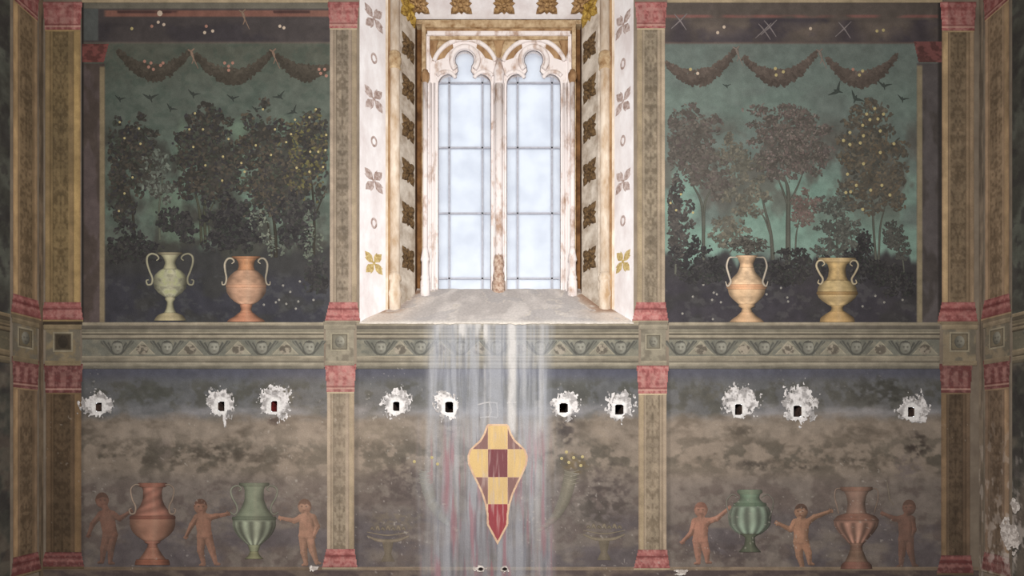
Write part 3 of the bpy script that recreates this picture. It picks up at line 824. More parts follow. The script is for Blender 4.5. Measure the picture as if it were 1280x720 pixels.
def fruit_cup(cx, cy, parent, wall, tone=1.0):
    def f(X, Y):
        d = ell(X, Y, cx, cy + 2, 8, 6.5)
        tri = (Y - (cy - 9)) * .95 - np.abs(X - cx)
        sd = np.where((tri > 0) & (Y < cy + 9), -1., 1.)
        C = flat(X, (140, 136, 116)) * tone
        C = mixc(C, (176, 166, 140), ss(2.2, .4, tri) * .7)
        n = fbm(X, Y, 4, 4, 380, 3)
        B = mixc(flat(X, (96, 90, 78)), (160, 150, 130), ss(.45, .6, n))
        C = mixc(C, B, ss(1.05, .85, d))
        return C * tone, sd
    return patch('fruit_cup', cx - 17, cy - 9, cx + 17, cy + 9, f, parent, t=-.004, step=.7, wall=wall)
def frieze(label, x0, x1, heads, cups, wall='front', tone=1.0, c_tint=(1, 1, 1)):
    def ground(X, Y):
        n = fbm(X, Y, 12, 8, 390, 4)
        return mixc(flat(X, (112, 114, 102)) * tone, (134, 132, 114), ss(.42, .62, n)) * np.asarray(c_tint)
    b_ = MAPS[wall][0](np.array([(x0 + x1) / 2]), np.array([461.0]), np.array([0.0]))[0]
    root = empty('painted_frieze', b_); tag(root, label, 'frieze', 'painted frieze sections')
    patch('frieze_band', x0, 424.5, x1, 445, ground, root, t=-.003, wall=wall)
    for (a, b2, c_) in BANDS:
        c2 = np.array(c_) * tone * np.asarray(c_tint)
        proud = .010 if a < 420 else .008
        patch('moulding', x0, a, x1, b2, moulding_paint(c2, a, b2), root, t=-.0035, step=1.0, wall=wall, relief=lambda X, Y, a=a, b2=b2: .0035 * np.sin(np.pi * np.clip((Y - a) / (b2 - a), 0, 1)))
    for h in heads: winged_head(h, 434.5, root, wall, tone)
    for h in cups: fruit_cup(h, 435, root, wall, tone)
    return root
frieze('painted frieze of winged heads under the two left vases', 103, 405, (147, 209, 267.5, 327.5, 386.5), (178, 238, 298, 357), tone=1.06)
frieze('water-streaked painted frieze of winged heads under the window sill', 446, 798, (476, 525.5, 576, 621, 675, 725, 775.5), (500.5, 551, 598, 650, 700, 752), tone=1.0)
frieze('painted frieze of winged heads under the two right vases', 836, 1174, (850, 901, 955, 1010, 1070, 1131), (876, 930, 985, 1041, 1100, 1156), tone=1.04)
frieze('painted frieze on the left side wall', 54, 330, (90, 150, 210, 270), (120, 180, 240), 'left', .9, (1, .92, .8))
frieze('painted frieze on the right side wall', 54, 330, (90, 150, 210, 270), (120, 180, 240), 'right', 1.0, (1, .95, .88))

def block(label, x0, x1, wall='front', tone=1.0, lit=0, c_tint=(1, 1, 1), y0=402, y1=457, dark=False):
    tt = np.asarray(c_tint) * tone
    b_ = MAPS[wall][0](np.array([(x0 + x1) / 2]), np.array([y1]), np.array([0.0]))[0]
    root = empty('frieze_block', b_); tag(root, label, 'frieze block', 'painted blocks between the pilasters')
    w = x1 - x0; cx = (x0 + x1) / 2
    patch('block_face', x0, y0 + 10, x1, y1 - 6, lambda X, Y: mixc(flat(X, (150, 142, 120)) * tt, (124, 116, 98), ss(.42, .62, fbm(X, Y, 9, 9, 400, 3))), root, t=-.006, wall=wall)
    patch('cornice', x0 - 3, y0, x1 + 3, y0 + 4, lambda X, Y: flat(X, (60, 52, 44) if dark else (134, 124, 104)) * tt, root, t=-.0095, wall=wall)
    patch('cornice', x0 - 2, y0 + 4, x1 + 2, y0 + 10, moulding_paint(np.array((160, 150, 126)) * tt, y0 + 4, y0 + 10), root, t=-.009, wall=wall, relief=lambda X, Y: .003 * np.sin(np.pi * np.clip((Y - y0 - 4) / 6, 0, 1)))
    patch('lower_moulding', x0 - 1, y1 - 6, x1 + 1, y1, moulding_paint(np.array((156, 146, 122)) * tt, y1 - 6, y1), root, t=-.009, wall=wall)
    h = min(12.5, w * .33)
    def med(X, Y):
        e = np.maximum(np.abs(X - cx), np.abs(Y - 427.5)) / h
        C = flat(X, (122, 118, 100)) * tt
        C = mixc(C, (184, 174, 144), ss(.80, .84, e) * .7)
        C = mixc(C, (84, 76, 62), ss(.72, .76, e) * ss(.84, .80, e) * .8)
        d = ell(X, Y, cx, 427.5, h * .5, h * .62)
        lx = (X - cx) / (h * .5); ly = (Y - 427.5) / (h * .62)
        sh = np.clip(.6 + .3 * lx - .2 * ly - .2 * d * d, 0, 1)
        H = np.stack([70 + 110 * sh, 70 + 108 * sh, 62 + 96 * sh], -1) * tone
        H = mixc(H, (60, 56, 50), np.exp(-(((np.abs(lx) - .35) / .2) ** 2 + ((ly + .1) / .14) ** 2)) * .6)
        H = mixc(H, (60, 56, 50), np.exp(-((lx / .3) ** 2 + ((ly - .5) / .12) ** 2)) * .6)
        if dark: H = H * .35
        C = np.where((d < 1)[..., None], H, C)
        if dark: C = mixc(C, (52, 44, 34), ss(.74, .70, e) * .8)
        return C
    patch('portrait_medallion', cx - h, 427.5 - h, cx + h, 427.5 + h, med, root, t=-.0075, step=.6, wall=wall)
    return root
block('painted frieze block with dark square medallion in the left corner', 58, 101, dark=True, tone=1.0, c_tint=(1, .93, .8))
block('painted frieze block with portrait medallion at the left end of the sill', 407.5, 442.5, tone=1.04)
block('painted frieze block with portrait medallion at the right end of the sill', 801, 832, tone=1.0)
block('painted frieze block with portrait medallion in the right corner', 1178, 1219, tone=1.02, c_tint=(1.02, .96, .88))
block('painted frieze block on the left side wall', 11, 50, 'left', .92, c_tint=(1, .93, .82))
block('painted frieze block on the right side wall', 11, 50, 'right', 1.0, c_tint=(1.02, .96, .9))

# cornice line along the top of the upper panels
for nm, a, b2 in (('trim_3', 103, 411), ('trim_4', 834, 1177)):
    o = patch(nm, a, -8, b2, 4, moulding_paint(np.array((206, 182, 140)), -8, 4), None, t=-.006, relief=lambda X, Y: .004 * np.sin(np.pi * np.clip((Y + 8) / 12, 0, 1)))
    tag(o, kind='structure')
# ledge along the bottom of the lower panels
for nm, a, b2 in (('trim_5', 54, 404), ('trim_6', 447, 793), ('trim_7', 838, 1224)):
    o = patch(nm, a, 708.5, b2, 713, moulding_paint(np.array((150, 128, 104)) if nm != 'trim_5' else np.array((130, 108, 88)), 708.5, 713), None, t=-.0045)
    tag(o, kind='structure')
o = patch('baseboard_front', 54, 713, 1224, 790, lambda X, Y: mixc(flat(X, (84, 70, 70)), (110, 94, 84), ss(.45, .62, fbm(X, Y, 20, 8, 410, 4))), None, t=-.003, step=2)
tag(o, kind='structure')

# ================================================================== UPPER GARDEN PANELS
def bushy(X, Y, y0, amp, sc_, seed): return Y - (y0 + amp * (fbm(X, Y * 0 + seed, sc_, 1, seed, 4) - .5))
def garden_left(X, Y):
    n = fbm(X, Y, 40, 26, 420, 5); f = fbm(X, Y, 10, 8, 430, 4)
    C = flat(X, (90, 104, 94))
    C = mixc(C, (86, 94, 82), ss(125, 60, Y))
    C = mixc(C, (100, 134, 116), np.exp(-((Y - 235) / 45) ** 2) * ss(.35, .6, n) * .9)
    C = mixc(C, (62, 84, 74), ss(.5, .66, f) * .35)
    C = mixc(C, (60, 60, 56), ss(132, 190, Y) * ss(.34, .54, fbm(X, Y, 26, 40, 425, 4)) * .85)
    for (gx, gy, grx, gry) in ((300, 195, 10, 45), (228, 185, 9, 40), (212, 258, 26, 32), (300, 160, 18, 14), (355, 160, 10, 16), (388, 282, 9, 34), (222, 292, 24, 14), (312, 268, 8, 16), (250, 290, 14, 14)):
        C = mixc(C, (104, 132, 110), ss(1.2, .4, ell(X, Y, gx, gy, grx, gry) + .8 * (f - .5)) * .75)
    # dark ground of shrubs
    g = bushy(X, Y, 318, 36, 26, 431)
    C = mixc(C, (54, 56, 58), ss(-8, 6, g))
    C = mixc(C, (52, 54, 66), ss(330, 360, Y) * ss(.3, .6, fbm(X, Y, 30, 20, 440, 3)))
    C = mixc(C, (74, 78, 82), ss(335, 350, Y) * ss(.56, .66, f) * .5)
    # painted architrave across the top
    C = mixc(C, (74, 68, 70), ss(54, 52, Y))
    C = mixc(C, (58, 54, 62), ss(54, 50, Y) * ss(24, 34, Y) * ss(.35, .6, n) * .8)
    C = mixc(C, (146, 92, 78), ss(12, 14, Y) * ss(22, 20, Y) * ss(128, 134, X))
    C = mixc(C, (84, 54, 52), ss(13, 14, Y) * ss(17.5, 16, Y) * ss(.48, .55, fbm(X, Y, 22, 50, 445, 2)) * ss(128, 134, X))
    C = mixc(C, (118, 114, 100), ss(12, 10, Y))
    C = mixc(C, (116, 96, 88), np.exp(-((Y - 53.5) / 1.2) ** 2) * .6)
    # painted inner pier at the left edge
    pier = ss(131.5, 130.5, X) * ss(50, 54, Y)
    C = mixc(C, (96, 82, 82), pier * ss(79, 80, Y))
    C = mixc(C, (74, 62, 56), pier * ss(79, 80, Y) * ss(.45, .6, fbm(X, Y, 14, 34, 450, 3)) * .8)
    C = mixc(C, (156, 138, 100), pier * ss(124, 125.5, X) * ss(82, 85, Y) * .9)
    C = mixc(C, (88, 96, 96), ss(124, 122, X) * ss(52, 50, Y) * ss(10, 12, Y))
    C = mixc(C, (36, 34, 34), ss(105.5, 104, X))
    return C
def garden_right(X, Y):
    n = fbm(X, Y, 40, 26, 460, 5); f = fbm(X, Y, 10, 8, 470, 4)
    C = flat(X, (106, 124, 118))
    C = mixc(C, (110, 136, 126), np.exp(-((Y - 130) / 40) ** 2) * ss(.35, .6, n) * .7)
    C = mixc(C, (122, 164, 148), ss(180, 250, Y) * ss(.18, .48, fbm(X, Y, 60, 30, 475, 3)) * .95)
    C = mixc(C, (92, 88, 82), ss(135, 175, Y) * ss(310, 240, Y) * ss(.40, .58, fbm(X, Y, 26, 36, 465, 4)) * .75)
    g = bushy(X, Y, 325, 40, 22, 471)
    C = mixc(C, (54, 54, 58), ss(-7, 5, g))
    C = mixc(C, (56, 54, 64), ss(335, 365, Y) * ss(.3, .6, fbm(X, Y, 30, 20, 480, 3)))
    C = mixc(C, (84, 84, 86), ss(335, 350, Y) * ss(.57, .68, f) * .5)
    C = mixc(C, (96, 86, 80), ss(55, 53, Y))
    C = mixc(C, (72, 66, 74), ss(54, 52, Y) * ss(22, 24, Y) * ss(.42, .6, fbm(X, Y, 34, 22, 485, 4)))
    for bx in (850, 960, 1060, 1150):
        C = mixc(C, (60, 54, 66), ss(54, 52, Y) * ss(24, 26, Y) * np.exp(-((X - bx) / (10 + .5 * np.abs(Y - 26))) ** 2) * .75)
        C = mixc(C, (128, 112, 100), ss(54, 52, Y) * ss(26, 29, Y) * np.exp(-(((X - bx - 52) / 36) ** 2 + ((Y - 38 + .006 * (X - bx - 52) ** 2) / 8) ** 2)) * .6)
    C = mixc(C, (146, 92, 86), ss(18, 19.5, Y) * ss(23, 21.5, Y) * ss(.3, .5, fbm(X, Y, 30, 30, 486, 2)))
    C = mixc(C, (112, 88, 82), np.exp(-((Y - 54) / 1.2) ** 2) * .7)
    pier = ss(1145.5, 1146.5, X) * ss(58, 60, Y)
    C = mixc(C, (90, 84, 86), pier * ss(78, 80, Y))
    C = mixc(C, (70, 64, 62), pier * ss(79, 80, Y) * ss(.45, .6, fbm(X, Y, 14, 34, 490, 3)) * .8)
    C = mixc(C, (164, 148, 110), pier * ss(1153.5, 1152, X) * ss(80, 84, Y) * .9)
    C = mixc(C, (50, 46, 46), ss(1171, 1174, X))
    return C
pan_ul = patch('garden_mural', 102, 3, 412.5, 403, garden_left, None, t=-.0012)
tag(pan_ul, 'dark painted garden mural with fruit trees and two vases, left of the window', 'mural', 'painted garden murals')
pan_ur = patch('garden_mural', 830, 3, 1178, 404, garden_right, None, t=-.0012)
tag(pan_ur, 'green painted garden mural with slender trees and two vases, right of the window', 'mural', 'painted garden murals')
# painted red capitals of the inner piers
for pan, pts, c_ in ((pan_ul, (103, 55, 136, 78), (140, 66, 62)), (pan_ur, (1142, 52, 1177, 78), (136, 74, 72))):
    x0, y0, x1, y1 = pts; inn = -1 if pan is pan_ul else 1
    def f(X, Y, x0=x0, y0=y0, x1=x1, y1=y1, c_=c_): return mixc(flat(X, c_), np.array(c_) * .72, ss(.45, .6, fbm(X, Y, 8, 6, 495, 3)))
    mk = trap(y0, y1, x0, x1, x0, x1 - 6) if pan is pan_ul else trap(y0, y1, x0, x1, x0 + 6, x1)
    tag(patch('pier_capital', x0, y0, x1, y1, f, pan, t=-.002, mask=mk), 'red capital of the painted inner pier')

def garland(pan, x0, y0, x1, y1, sag, dots_, c_, label=None, w=19):
    xsn = np.linspace(x0, x1, 9); s = (xsn - x0) / (x1 - x0)
    ysn = y0 + (y1 - y0) * s + sag * 4 * s * (1 - s)
    A = []
    for i in range(520):
        q = rng.random(); px = x0 + (x1 - x0) * q; py = y0 + (y1 - y0) * q + sag * 4 * q * (1 - q)
        ww = w * (.15 + .85 * math.sin(math.pi * q)) * .5
        v = (rng.random() - .5) * 2
        k = .86 + .22 * rng.random() - .10 * v
        A.append((px + rng.normal(0, .5), py + v * abs(v) ** .3 * ww, 2.8 + 1.8 * rng.random(), 1.8, rng.random() * 3, c_[0] * k, c_[1] * k, c_[2] * k))
    g = daubs('painted_garland', A, pan, -.002)
    for (x, y, mk) in dots_: dot('fruit', x, y, 2.0, mk, g, -.0032)
    return g
def ribbon_bow(pan, x, y, c_):
    r = ribbon('painted_ribbon', [(x - 4, y - 4), (x + 1, y), (x + 3, y + 8), (x + 1, y + 14)], [2, 3, 2, 1], c_, pan, -.0024)
    ribbon('ribbon_tail', [(x + 4, y - 5), (x, y), (x + 4, y + 9), (x + 9, y + 20)], [2, 2.5, 1.5, .8], c_, r, -.0026)
GC = (74, 68, 58)
garland(pan_ul, 148, 64, 236, 66, 26, [(181, 77, 'fruit_r'), (189, 79, 'fruit_r'), (186, 84, 'fruit_r'), (192, 87, 'fruit_r'), (201, 82, 'fruit_r'), (204, 79, 'fruit_r')], GC)
garland(pan_ul, 244, 68, 339, 66, 29, [(281, 79, 'fruit_r'), (286, 83, 'fruit_r'), (291, 79, 'fruit_r'), (286, 88, 'fruit_r')], GC)
garland(pan_ul, 346, 68, 449, 66, 30, [(401, 93, 'fruit_r'), (406, 87, 'fruit_r'), (399, 88, 'fruit_r')], GC) if False else None
garland(pan_ul, 346, 70, 410, 84, 14, [(401, 92, 'fruit_r'), (406, 87, 'fruit_r'), (399, 87, 'fruit_r'), (408, 95, 'fruit_r')], GC)
for x, y in ((239, 66), (341, 66), (303, 17)): ribbon_bow(pan_ul, x, y, (150, 120, 100))
GC2 = (96, 84, 76)
garland(pan_ur, 834, 80, 920, 62, 26, [(863, 87, 'fruit_y'), (872, 92, 'fruit_p')], GC2)
garland(pan_ur, 930, 72, 1020, 66, 29, [(969, 86, 'fruit_y'), (979, 90, 'fruit_y'), (970, 94, 'fruit_y')], GC2)
garland(pan_ur, 1034, 74, 1120, 70, 28, [(1066, 87, 'fruit_r'), (1074, 94, 'fruit_y'), (1078, 89, 'fruit_y')], GC2)
for x, y in ((920, 63), (1024, 66)): ribbon_bow(pan_ur, x, y, (140, 126, 116))
# festoons inside the painted architrave
for pan, lst in ((pan_ul, ((165, 36, 'fruit_y'), (200, 17, 'fruit_p'), (198, 28, 'fruit_p'), (205, 31, 'fruit_p'), (190, 33, 'fruit_r'), (258, 33, 'fruit_r'), (256, 41, 'fruit_p'), (266, 39, 'fruit_p'), (350, 33, 'fruit_p'), (355, 35, 'fruit_p'))),
                 (pan_ur, ((897, 41, 'fruit_p'), (905, 34, 'fruit_p'), (1013, 36, 'fruit_p'), (1096, 39, 'fruit_y'), (1104, 38, 'fruit_y')))):
    for x, y, mk in lst: dot('painted_blossom', x, y, 2.0 if x != 200 else 3.5, mk, pan, -.0026)
for (x, y) in ((955, 38), (962, 34), (1055, 36), (850, 26)):
    st = ribbon('painted_ribbon', [(x - 11, y + 10), (x, y), (x + 9, y - 9)], [1, 2, 1], (138, 128, 130), pan_ur, -.0024)
    ribbon('ribbon_tail', [(x - 7, y - 8), (x, y), (x + 8, y + 12)], [1, 2, 1], (138, 128, 130), st, -.0026)

def bird(pan, x, y, s, c_=(46, 52, 52), rot=0.0):
    ca, sa = math.cos(rot), math.sin(rot)
    R = lambda p: (x + (p[0] * ca - p[1] * sa) * s, y + (p[0] * sa + p[1] * ca) * s)
    o = ribbon('painted_bird', [R(p) for p in ((-8, -3), (-4, -.5), (0, 1.5), (4, -.5), (9, -2.5))], [.6, 2 * s, 3 * s, 2 * s, .5], c_, pan, -.0022)
    ribbon('bird_body', [R(p) for p in ((-1, -2), (0, 1), (2, 6))], [1, 2.6 * s, .8], c_, o, -.0024)
for x, y, s, r in ((150, 123, .8, .2), (188, 121, 1.2, 0), (214, 135, .9, .5), (242, 117, 1, .3), (291, 122, .9, .1), (349, 120, 1, -.5), (366, 139, 1, -.8), (320, 136, .7, .2)):
    bird(pan_ul, x, y, s, (52, 62, 58), r)
for x, y, s, r in ((1045, 113, 1.4, -.9), (1070, 122, 1.3, .7), (1105, 106, 1.1, .2), (1128, 123, .9, .3), (908, 107, .6, 0)):
    bird(pan_ur, x, y, s, (58, 72, 68), r)

def tree(pan, label, clumps, trunks, pal, n, fruits, tcol, t, leaf=(2.6, 1.5), dens=1.0, fr=1.5, name='painted_tree'):
    A = []
    if n > 200:
        sub = []
        for c in clumps:
            sub.append((c[0], c[1], c[2] * .72, c[3] * .72))
            for q_ in range(7):
                a = q_ / 7 * 6.283 + rng.random() * .6; d_ = .72 + .42 * rng.random(); r_ = .22 + .22 * rng.random()
                sub.append((c[0] + math.cos(a) * c[2] * d_, c[1] + math.sin(a) * c[3] * d_, c[2] * r_ * 1.15, c[3] * r_))
        clumps = sub
    w = np.array([c[2] * c[3] for c in clumps], float) ** .8; w /= w.sum()
    # underlying washes
    for c in clumps:
        for i in range(int((16 if n <= 200 else 13) * dens)):
            a = rng.random() * 6.28; q = math.sqrt(rng.random()) * .78
            k = .82 + .2 * rng.random(); p = pal[0]
            A.append((c[0] + math.cos(a) * q * c[2], c[1] + math.sin(a) * q * c[3], c[2] * (.22 + .14 * rng.random()), c[3] * (.20 + .12 * rng.random()), rng.random() * 3, p[0] * k, p[1] * k, p[2] * k))
    for i in range(n):
        c = clumps[rng.choice(len(clumps), p=w)]
        a = rng.random() * 6.28; q = rng.random() ** .45 * (1.0 + .35 * rng.random() ** 3)
        p = np.array(pal[rng.integers(0, len(pal))], float); k = .90 + .20 * rng.random() + .05 * (-math.sin(a)) * q
        A.append((c[0] + math.cos(a) * q * c[2], c[1] + math.sin(a) * q * c[3], leaf[0] * (.6 + .8 * rng.random()), leaf[1] * (.6 + .7 * rng.random()), rng.random() * 3.14, p[0] * k, p[1] * k, p[2] * k))
    xa, xb = (134.5, 410.5) if pan is pan_ul else (834, 1143.5)
    A = [r for r in A if xa + r[2] * .8 < r[0] < xb - r[2] * .8 and r[1] < 400]
    o = daubs(name, A, pan, t - .0005, spread=.0012)
    if label: tag(o, label)
    for tp, wd in trunks:
        ribbon('trunk', tp, wd, tcol, o, t - .0002)
    for (x, y) in fruits: dot('fruit', x, y, fr, 'fruit_y', o, t - .0022)
    return o
DK = [(58, 58, 54), (66, 64, 60), (62, 70, 60), (78, 72, 62), (52, 52, 56)]
TB = (54, 52, 44)
tree(pan_ul, 'leftmost dark fruit tree, beside the painted inner pier', [(152, 180, 20, 28), (166, 205, 24, 34), (150, 245, 18, 30), (178, 172, 18, 22)], [([(168, 300), (166, 265), (160, 235)], [4, 3, 2])], DK, 620,
     [(150, 153), (174, 161), (156, 173), (176, 180), (166, 222), (156, 242), (149, 264)], TB, -.0018)
tree(pan_ul, 'small slender tree with pale leaves', [(196, 208, 16, 16), (200, 236, 13, 14), (186, 228, 10, 12)], [([(200, 300), (199, 262), (203, 225), (198, 205)], [3, 2.5, 2, 1])], [(74, 80, 72), (92, 104, 94), (64, 64, 60), (112, 124, 112)], 260, [], (92, 100, 84), -.0019)
tree(pan_ul, 'tall fruit tree on three stems above the pale green vase', [(250, 170, 26, 30), (262, 200, 32, 34), (248, 222, 26, 28), (276, 228, 20, 24), (266, 160, 22, 22)], [([(252, 304), (250, 268), (243, 236), (238, 225)], [4, 3.5, 2.5, 1.5]), ([(257, 304), (256, 260), (262, 222), (272, 200)], [4, 3.5, 2.5, 1]), ([(262, 302), (262, 268), (272, 245)], [2, 2, 1])], DK, 900,
     [(244, 142), (237, 162), (254, 162), (242, 184), (279, 196), (286, 174), (278, 226), (257, 207)], (72, 76, 60), -.002)
tree(pan_ul, 'dense dark fruit tree above the orange vase', [(328, 165, 26, 32), (322, 205, 26, 30), (345, 225, 26, 30), (330, 250, 22, 20)], [([(345, 322), (344, 288), (338, 250)], [5, 4, 2]), ([(340, 320), (336, 285), (328, 262)], [2, 2, 1])], DK + [(86, 78, 64)], 900,
     [(329, 137), (344, 162), (339, 194), (302, 204), (306, 215), (320, 182)], TB, -.0022)
tree(pan_ul, 'fruit tree with yellow blossom beside the pilaster left of the window', [(384, 178, 24, 32), (394, 205, 16, 34), (374, 215, 20, 26), (396, 162, 14, 20)], [([(392, 322), (393, 280), (391, 240), (388, 220)], [4, 3.5, 2.5, 2]), ([(394, 270), (402, 250), (409, 235)], [2, 2, 1])], DK + [(104, 100, 56), (92, 84, 60)], 760,
     [(395, 137), (387, 147), (369, 150), (364, 168), (358, 178), (388, 190), (398, 190), (407, 188), (371, 210), (387, 215), (404, 209), (408, 169)], TB, -.0024, fr=1.6)
SH = [(46, 46, 50), (54, 54, 56), (50, 56, 52), (62, 62, 62)]
for cl, nn in (([(285, 272, 30, 30), (300, 290, 28, 22)], 420), ([(216, 276, 18, 16), (232, 288, 14, 12)], 260), ([(366, 268, 22, 22), (372, 292, 20, 18)], 320), ([(150, 305, 26, 22), (180, 316, 20, 12)], 320), ([(398, 345, 16, 22)], 150)):
    tree(pan_ul, None, cl, [], SH, nn, [], TB, -.0026, name='painted_shrub')
PL = [(100, 114, 98), (92, 102, 92), (116, 124, 108)]
for cl, nn in (([(316, 276, 4, 12), (330, 288, 5, 16), (338, 300, 4, 14), (326, 268, 8, 6)], 90), ([(388, 280, 7, 22), (386, 312, 5, 18), (400, 300, 4, 16)], 90), ([(340, 310, 4, 10), (352, 312, 4, 8)], 40)):
    tree(pan_ul, None, cl, [], PL, nn, [], TB, -.0032, leaf=(1.8, 1.0), dens=.01, name='pale_undergrowth')
for x, y in ((375, 352), (354, 357), (363, 365), (345, 378), (358, 380), (392, 375), (330, 381), (349, 375), (373, 377), (370, 386), (158, 305), (184, 306)):
    dot('painted_blossom', x, y, 1.6, 'blossom', pan_ul, -.003)

MD = [(92, 88, 82), (100, 94, 88), (86, 84, 78), (106, 100, 92), (96, 86, 84)]
TR = (88, 92, 82)
tree(pan_ur, 'forked slender tree next to the pilaster right of the window', [(868, 170, 26, 28), (856, 200, 20, 28), (884, 208, 24, 26), (846, 168, 12, 26), (898, 232, 18, 16)], [([(879, 332), (879, 280), (876, 252), (866, 232), (858, 220)], [4.5, 4, 3, 2, 1]), ([(880, 290), (881, 255), (890, 235)], [3, 3, 1.5])], MD, 900, [], TR, -.0018, leaf=(2.2, 1.3))
tree(pan_ur, 'dark leafy tree at the far left edge of the green mural', [(842, 250, 10, 26), (852, 275, 14, 22), (845, 300, 12, 18)], [([(844, 345), (846, 305), (850, 280)], [3, 2.5, 1.5])], [(74, 72, 70), (86, 82, 78), (64, 64, 64)], 300, [(851, 243), (838, 254), (845, 263), (866, 266)], TR, -.0019)
tree(pan_ur, 'small leaning tree behind the cream vase', [(915, 190, 14, 18), (930, 212, 22, 20), (936, 250, 26, 16), (912, 285, 20, 12), (905, 300, 14, 10)], [([(966, 325), (963, 290), (956, 262), (950, 235)], [5, 4, 3, 1.5]), ([(963, 295), (955, 272), (945, 262)], [2, 2, 1])], [(104, 104, 92), (92, 92, 84), (116, 112, 96)], 560, [], TR, -.002, leaf=(2.2, 1.3))
tree(pan_ur, 'tall reddish blossom tree in the middle of the green mural', [(975, 150, 34, 16), (985, 180, 42, 24), (1000, 160, 30, 22), (975, 205, 28, 18), (1010, 198, 24, 20)], [([(985, 338), (985, 280), (985, 240), (980, 220)], [7, 6, 5, 2]), ([(984, 255), (976, 232), (968, 215)], [3, 2.5, 1]), ([(986, 255), (996, 235), (1004, 215)], [3, 2.5, 1])], MD + [(112, 96, 92), (124, 112, 106)], 1300, [], TR, -.0021, leaf=(1.9, 1.1))
tree(pan_ur, 'thin sapling with reddish crown between the two vases', [(1008, 258, 15, 16), (1002, 272, 12, 10)], [([(994, 330), (995, 295), (1000, 270)], [2.5, 2, 1])], [(108, 96, 88), (122, 98, 94), (96, 90, 82)], 240, [], TR, -.0022, leaf=(1.9, 1.1))
tree(pan_ur, 'fruit tree with yellow fruit near the right inner pier', [(1085, 155, 24, 22), (1075, 190, 26, 24), (1100, 200, 26, 30), (1085, 232, 30, 26), (1112, 240, 18, 20)], [([(1095, 330), (1092, 290), (1090, 255), (1086, 235)], [3.5, 3, 2.5, 1.5]), ([(1098, 328), (1100, 285), (1106, 258)], [3, 2.5, 1.5])], [(88, 84, 74), (98, 92, 78), (76, 78, 72), (104, 92, 74)], 1150,
     [(1083, 143), (1093, 136), (1104, 143), (1087, 150), (1097, 149), (1078, 157), (1062, 166), (1079, 170), (1054, 176), (1100, 164), (1062, 181), (1075, 179), (1117, 180), (1100, 191), (1079, 205), (1059, 218), (1070, 232), (1102, 232), (1063, 240), (1057, 241), (1088, 238), (1112, 244), (1078, 262)], TR, -.0023, fr=2.0)
tree(pan_ur, 'low grey tree above the ochre vase', [(1048, 255, 22, 14), (1040, 285, 18, 14), (1058, 290, 16, 16), (1046, 308, 22, 12)], [([(1046, 325), (1046, 295), (1045, 270)], [3, 2.5, 1.5])], [(84, 88, 82), (96, 100, 92), (74, 78, 74)], 480, [], TR, -.0024, leaf=(2.0, 1.2))
tree(pan_ur, 'two rounded dark saplings before the right inner pier', [(1116, 292, 11, 13), (1120, 302, 13, 10), (1128, 316, 9, 7)], [([(1130, 346), (1128, 325), (1120, 305)], [2, 2, 1])], [(70, 74, 70), (80, 82, 76)], 220, [], TR, -.0025, leaf=(2.0, 1.2))
for cl, nn in (([(862, 325, 24, 22), (890, 338, 18, 14)], 320), ([(1000, 330, 30, 16), (975, 342, 26, 14)], 320), ([(1092, 340, 28, 14), (1120, 350, 22, 16)], 320), ([(1080, 305, 10, 16), (1068, 320, 14, 10)], 170)):
    tree(pan_ur, None, cl, [], SH, nn, [], TB, -.0027, name='painted_shrub', leaf=(2.2, 1.2))
tree(pan_ur, None, [(935, 306, 24, 10)], [], [(66, 66, 62), (84, 82, 76), (96, 94, 86)], 200, [], TB, -.0030, leaf=(2.4, .8), name='plant_in_vase')
for x, y in ((879, 356), (892, 366), (866, 371), (896, 368), (890, 375), (901, 378), (976, 360), (984, 372), (958, 368), (985, 377), (1102, 343), (1114, 353), (1105, 378), (1128, 375), (1094, 370), (853, 392), (891, 399), (1078, 383)):
    dot('painted_blossom', x, y, 1.6, 'blossom', pan_ur, -.003)

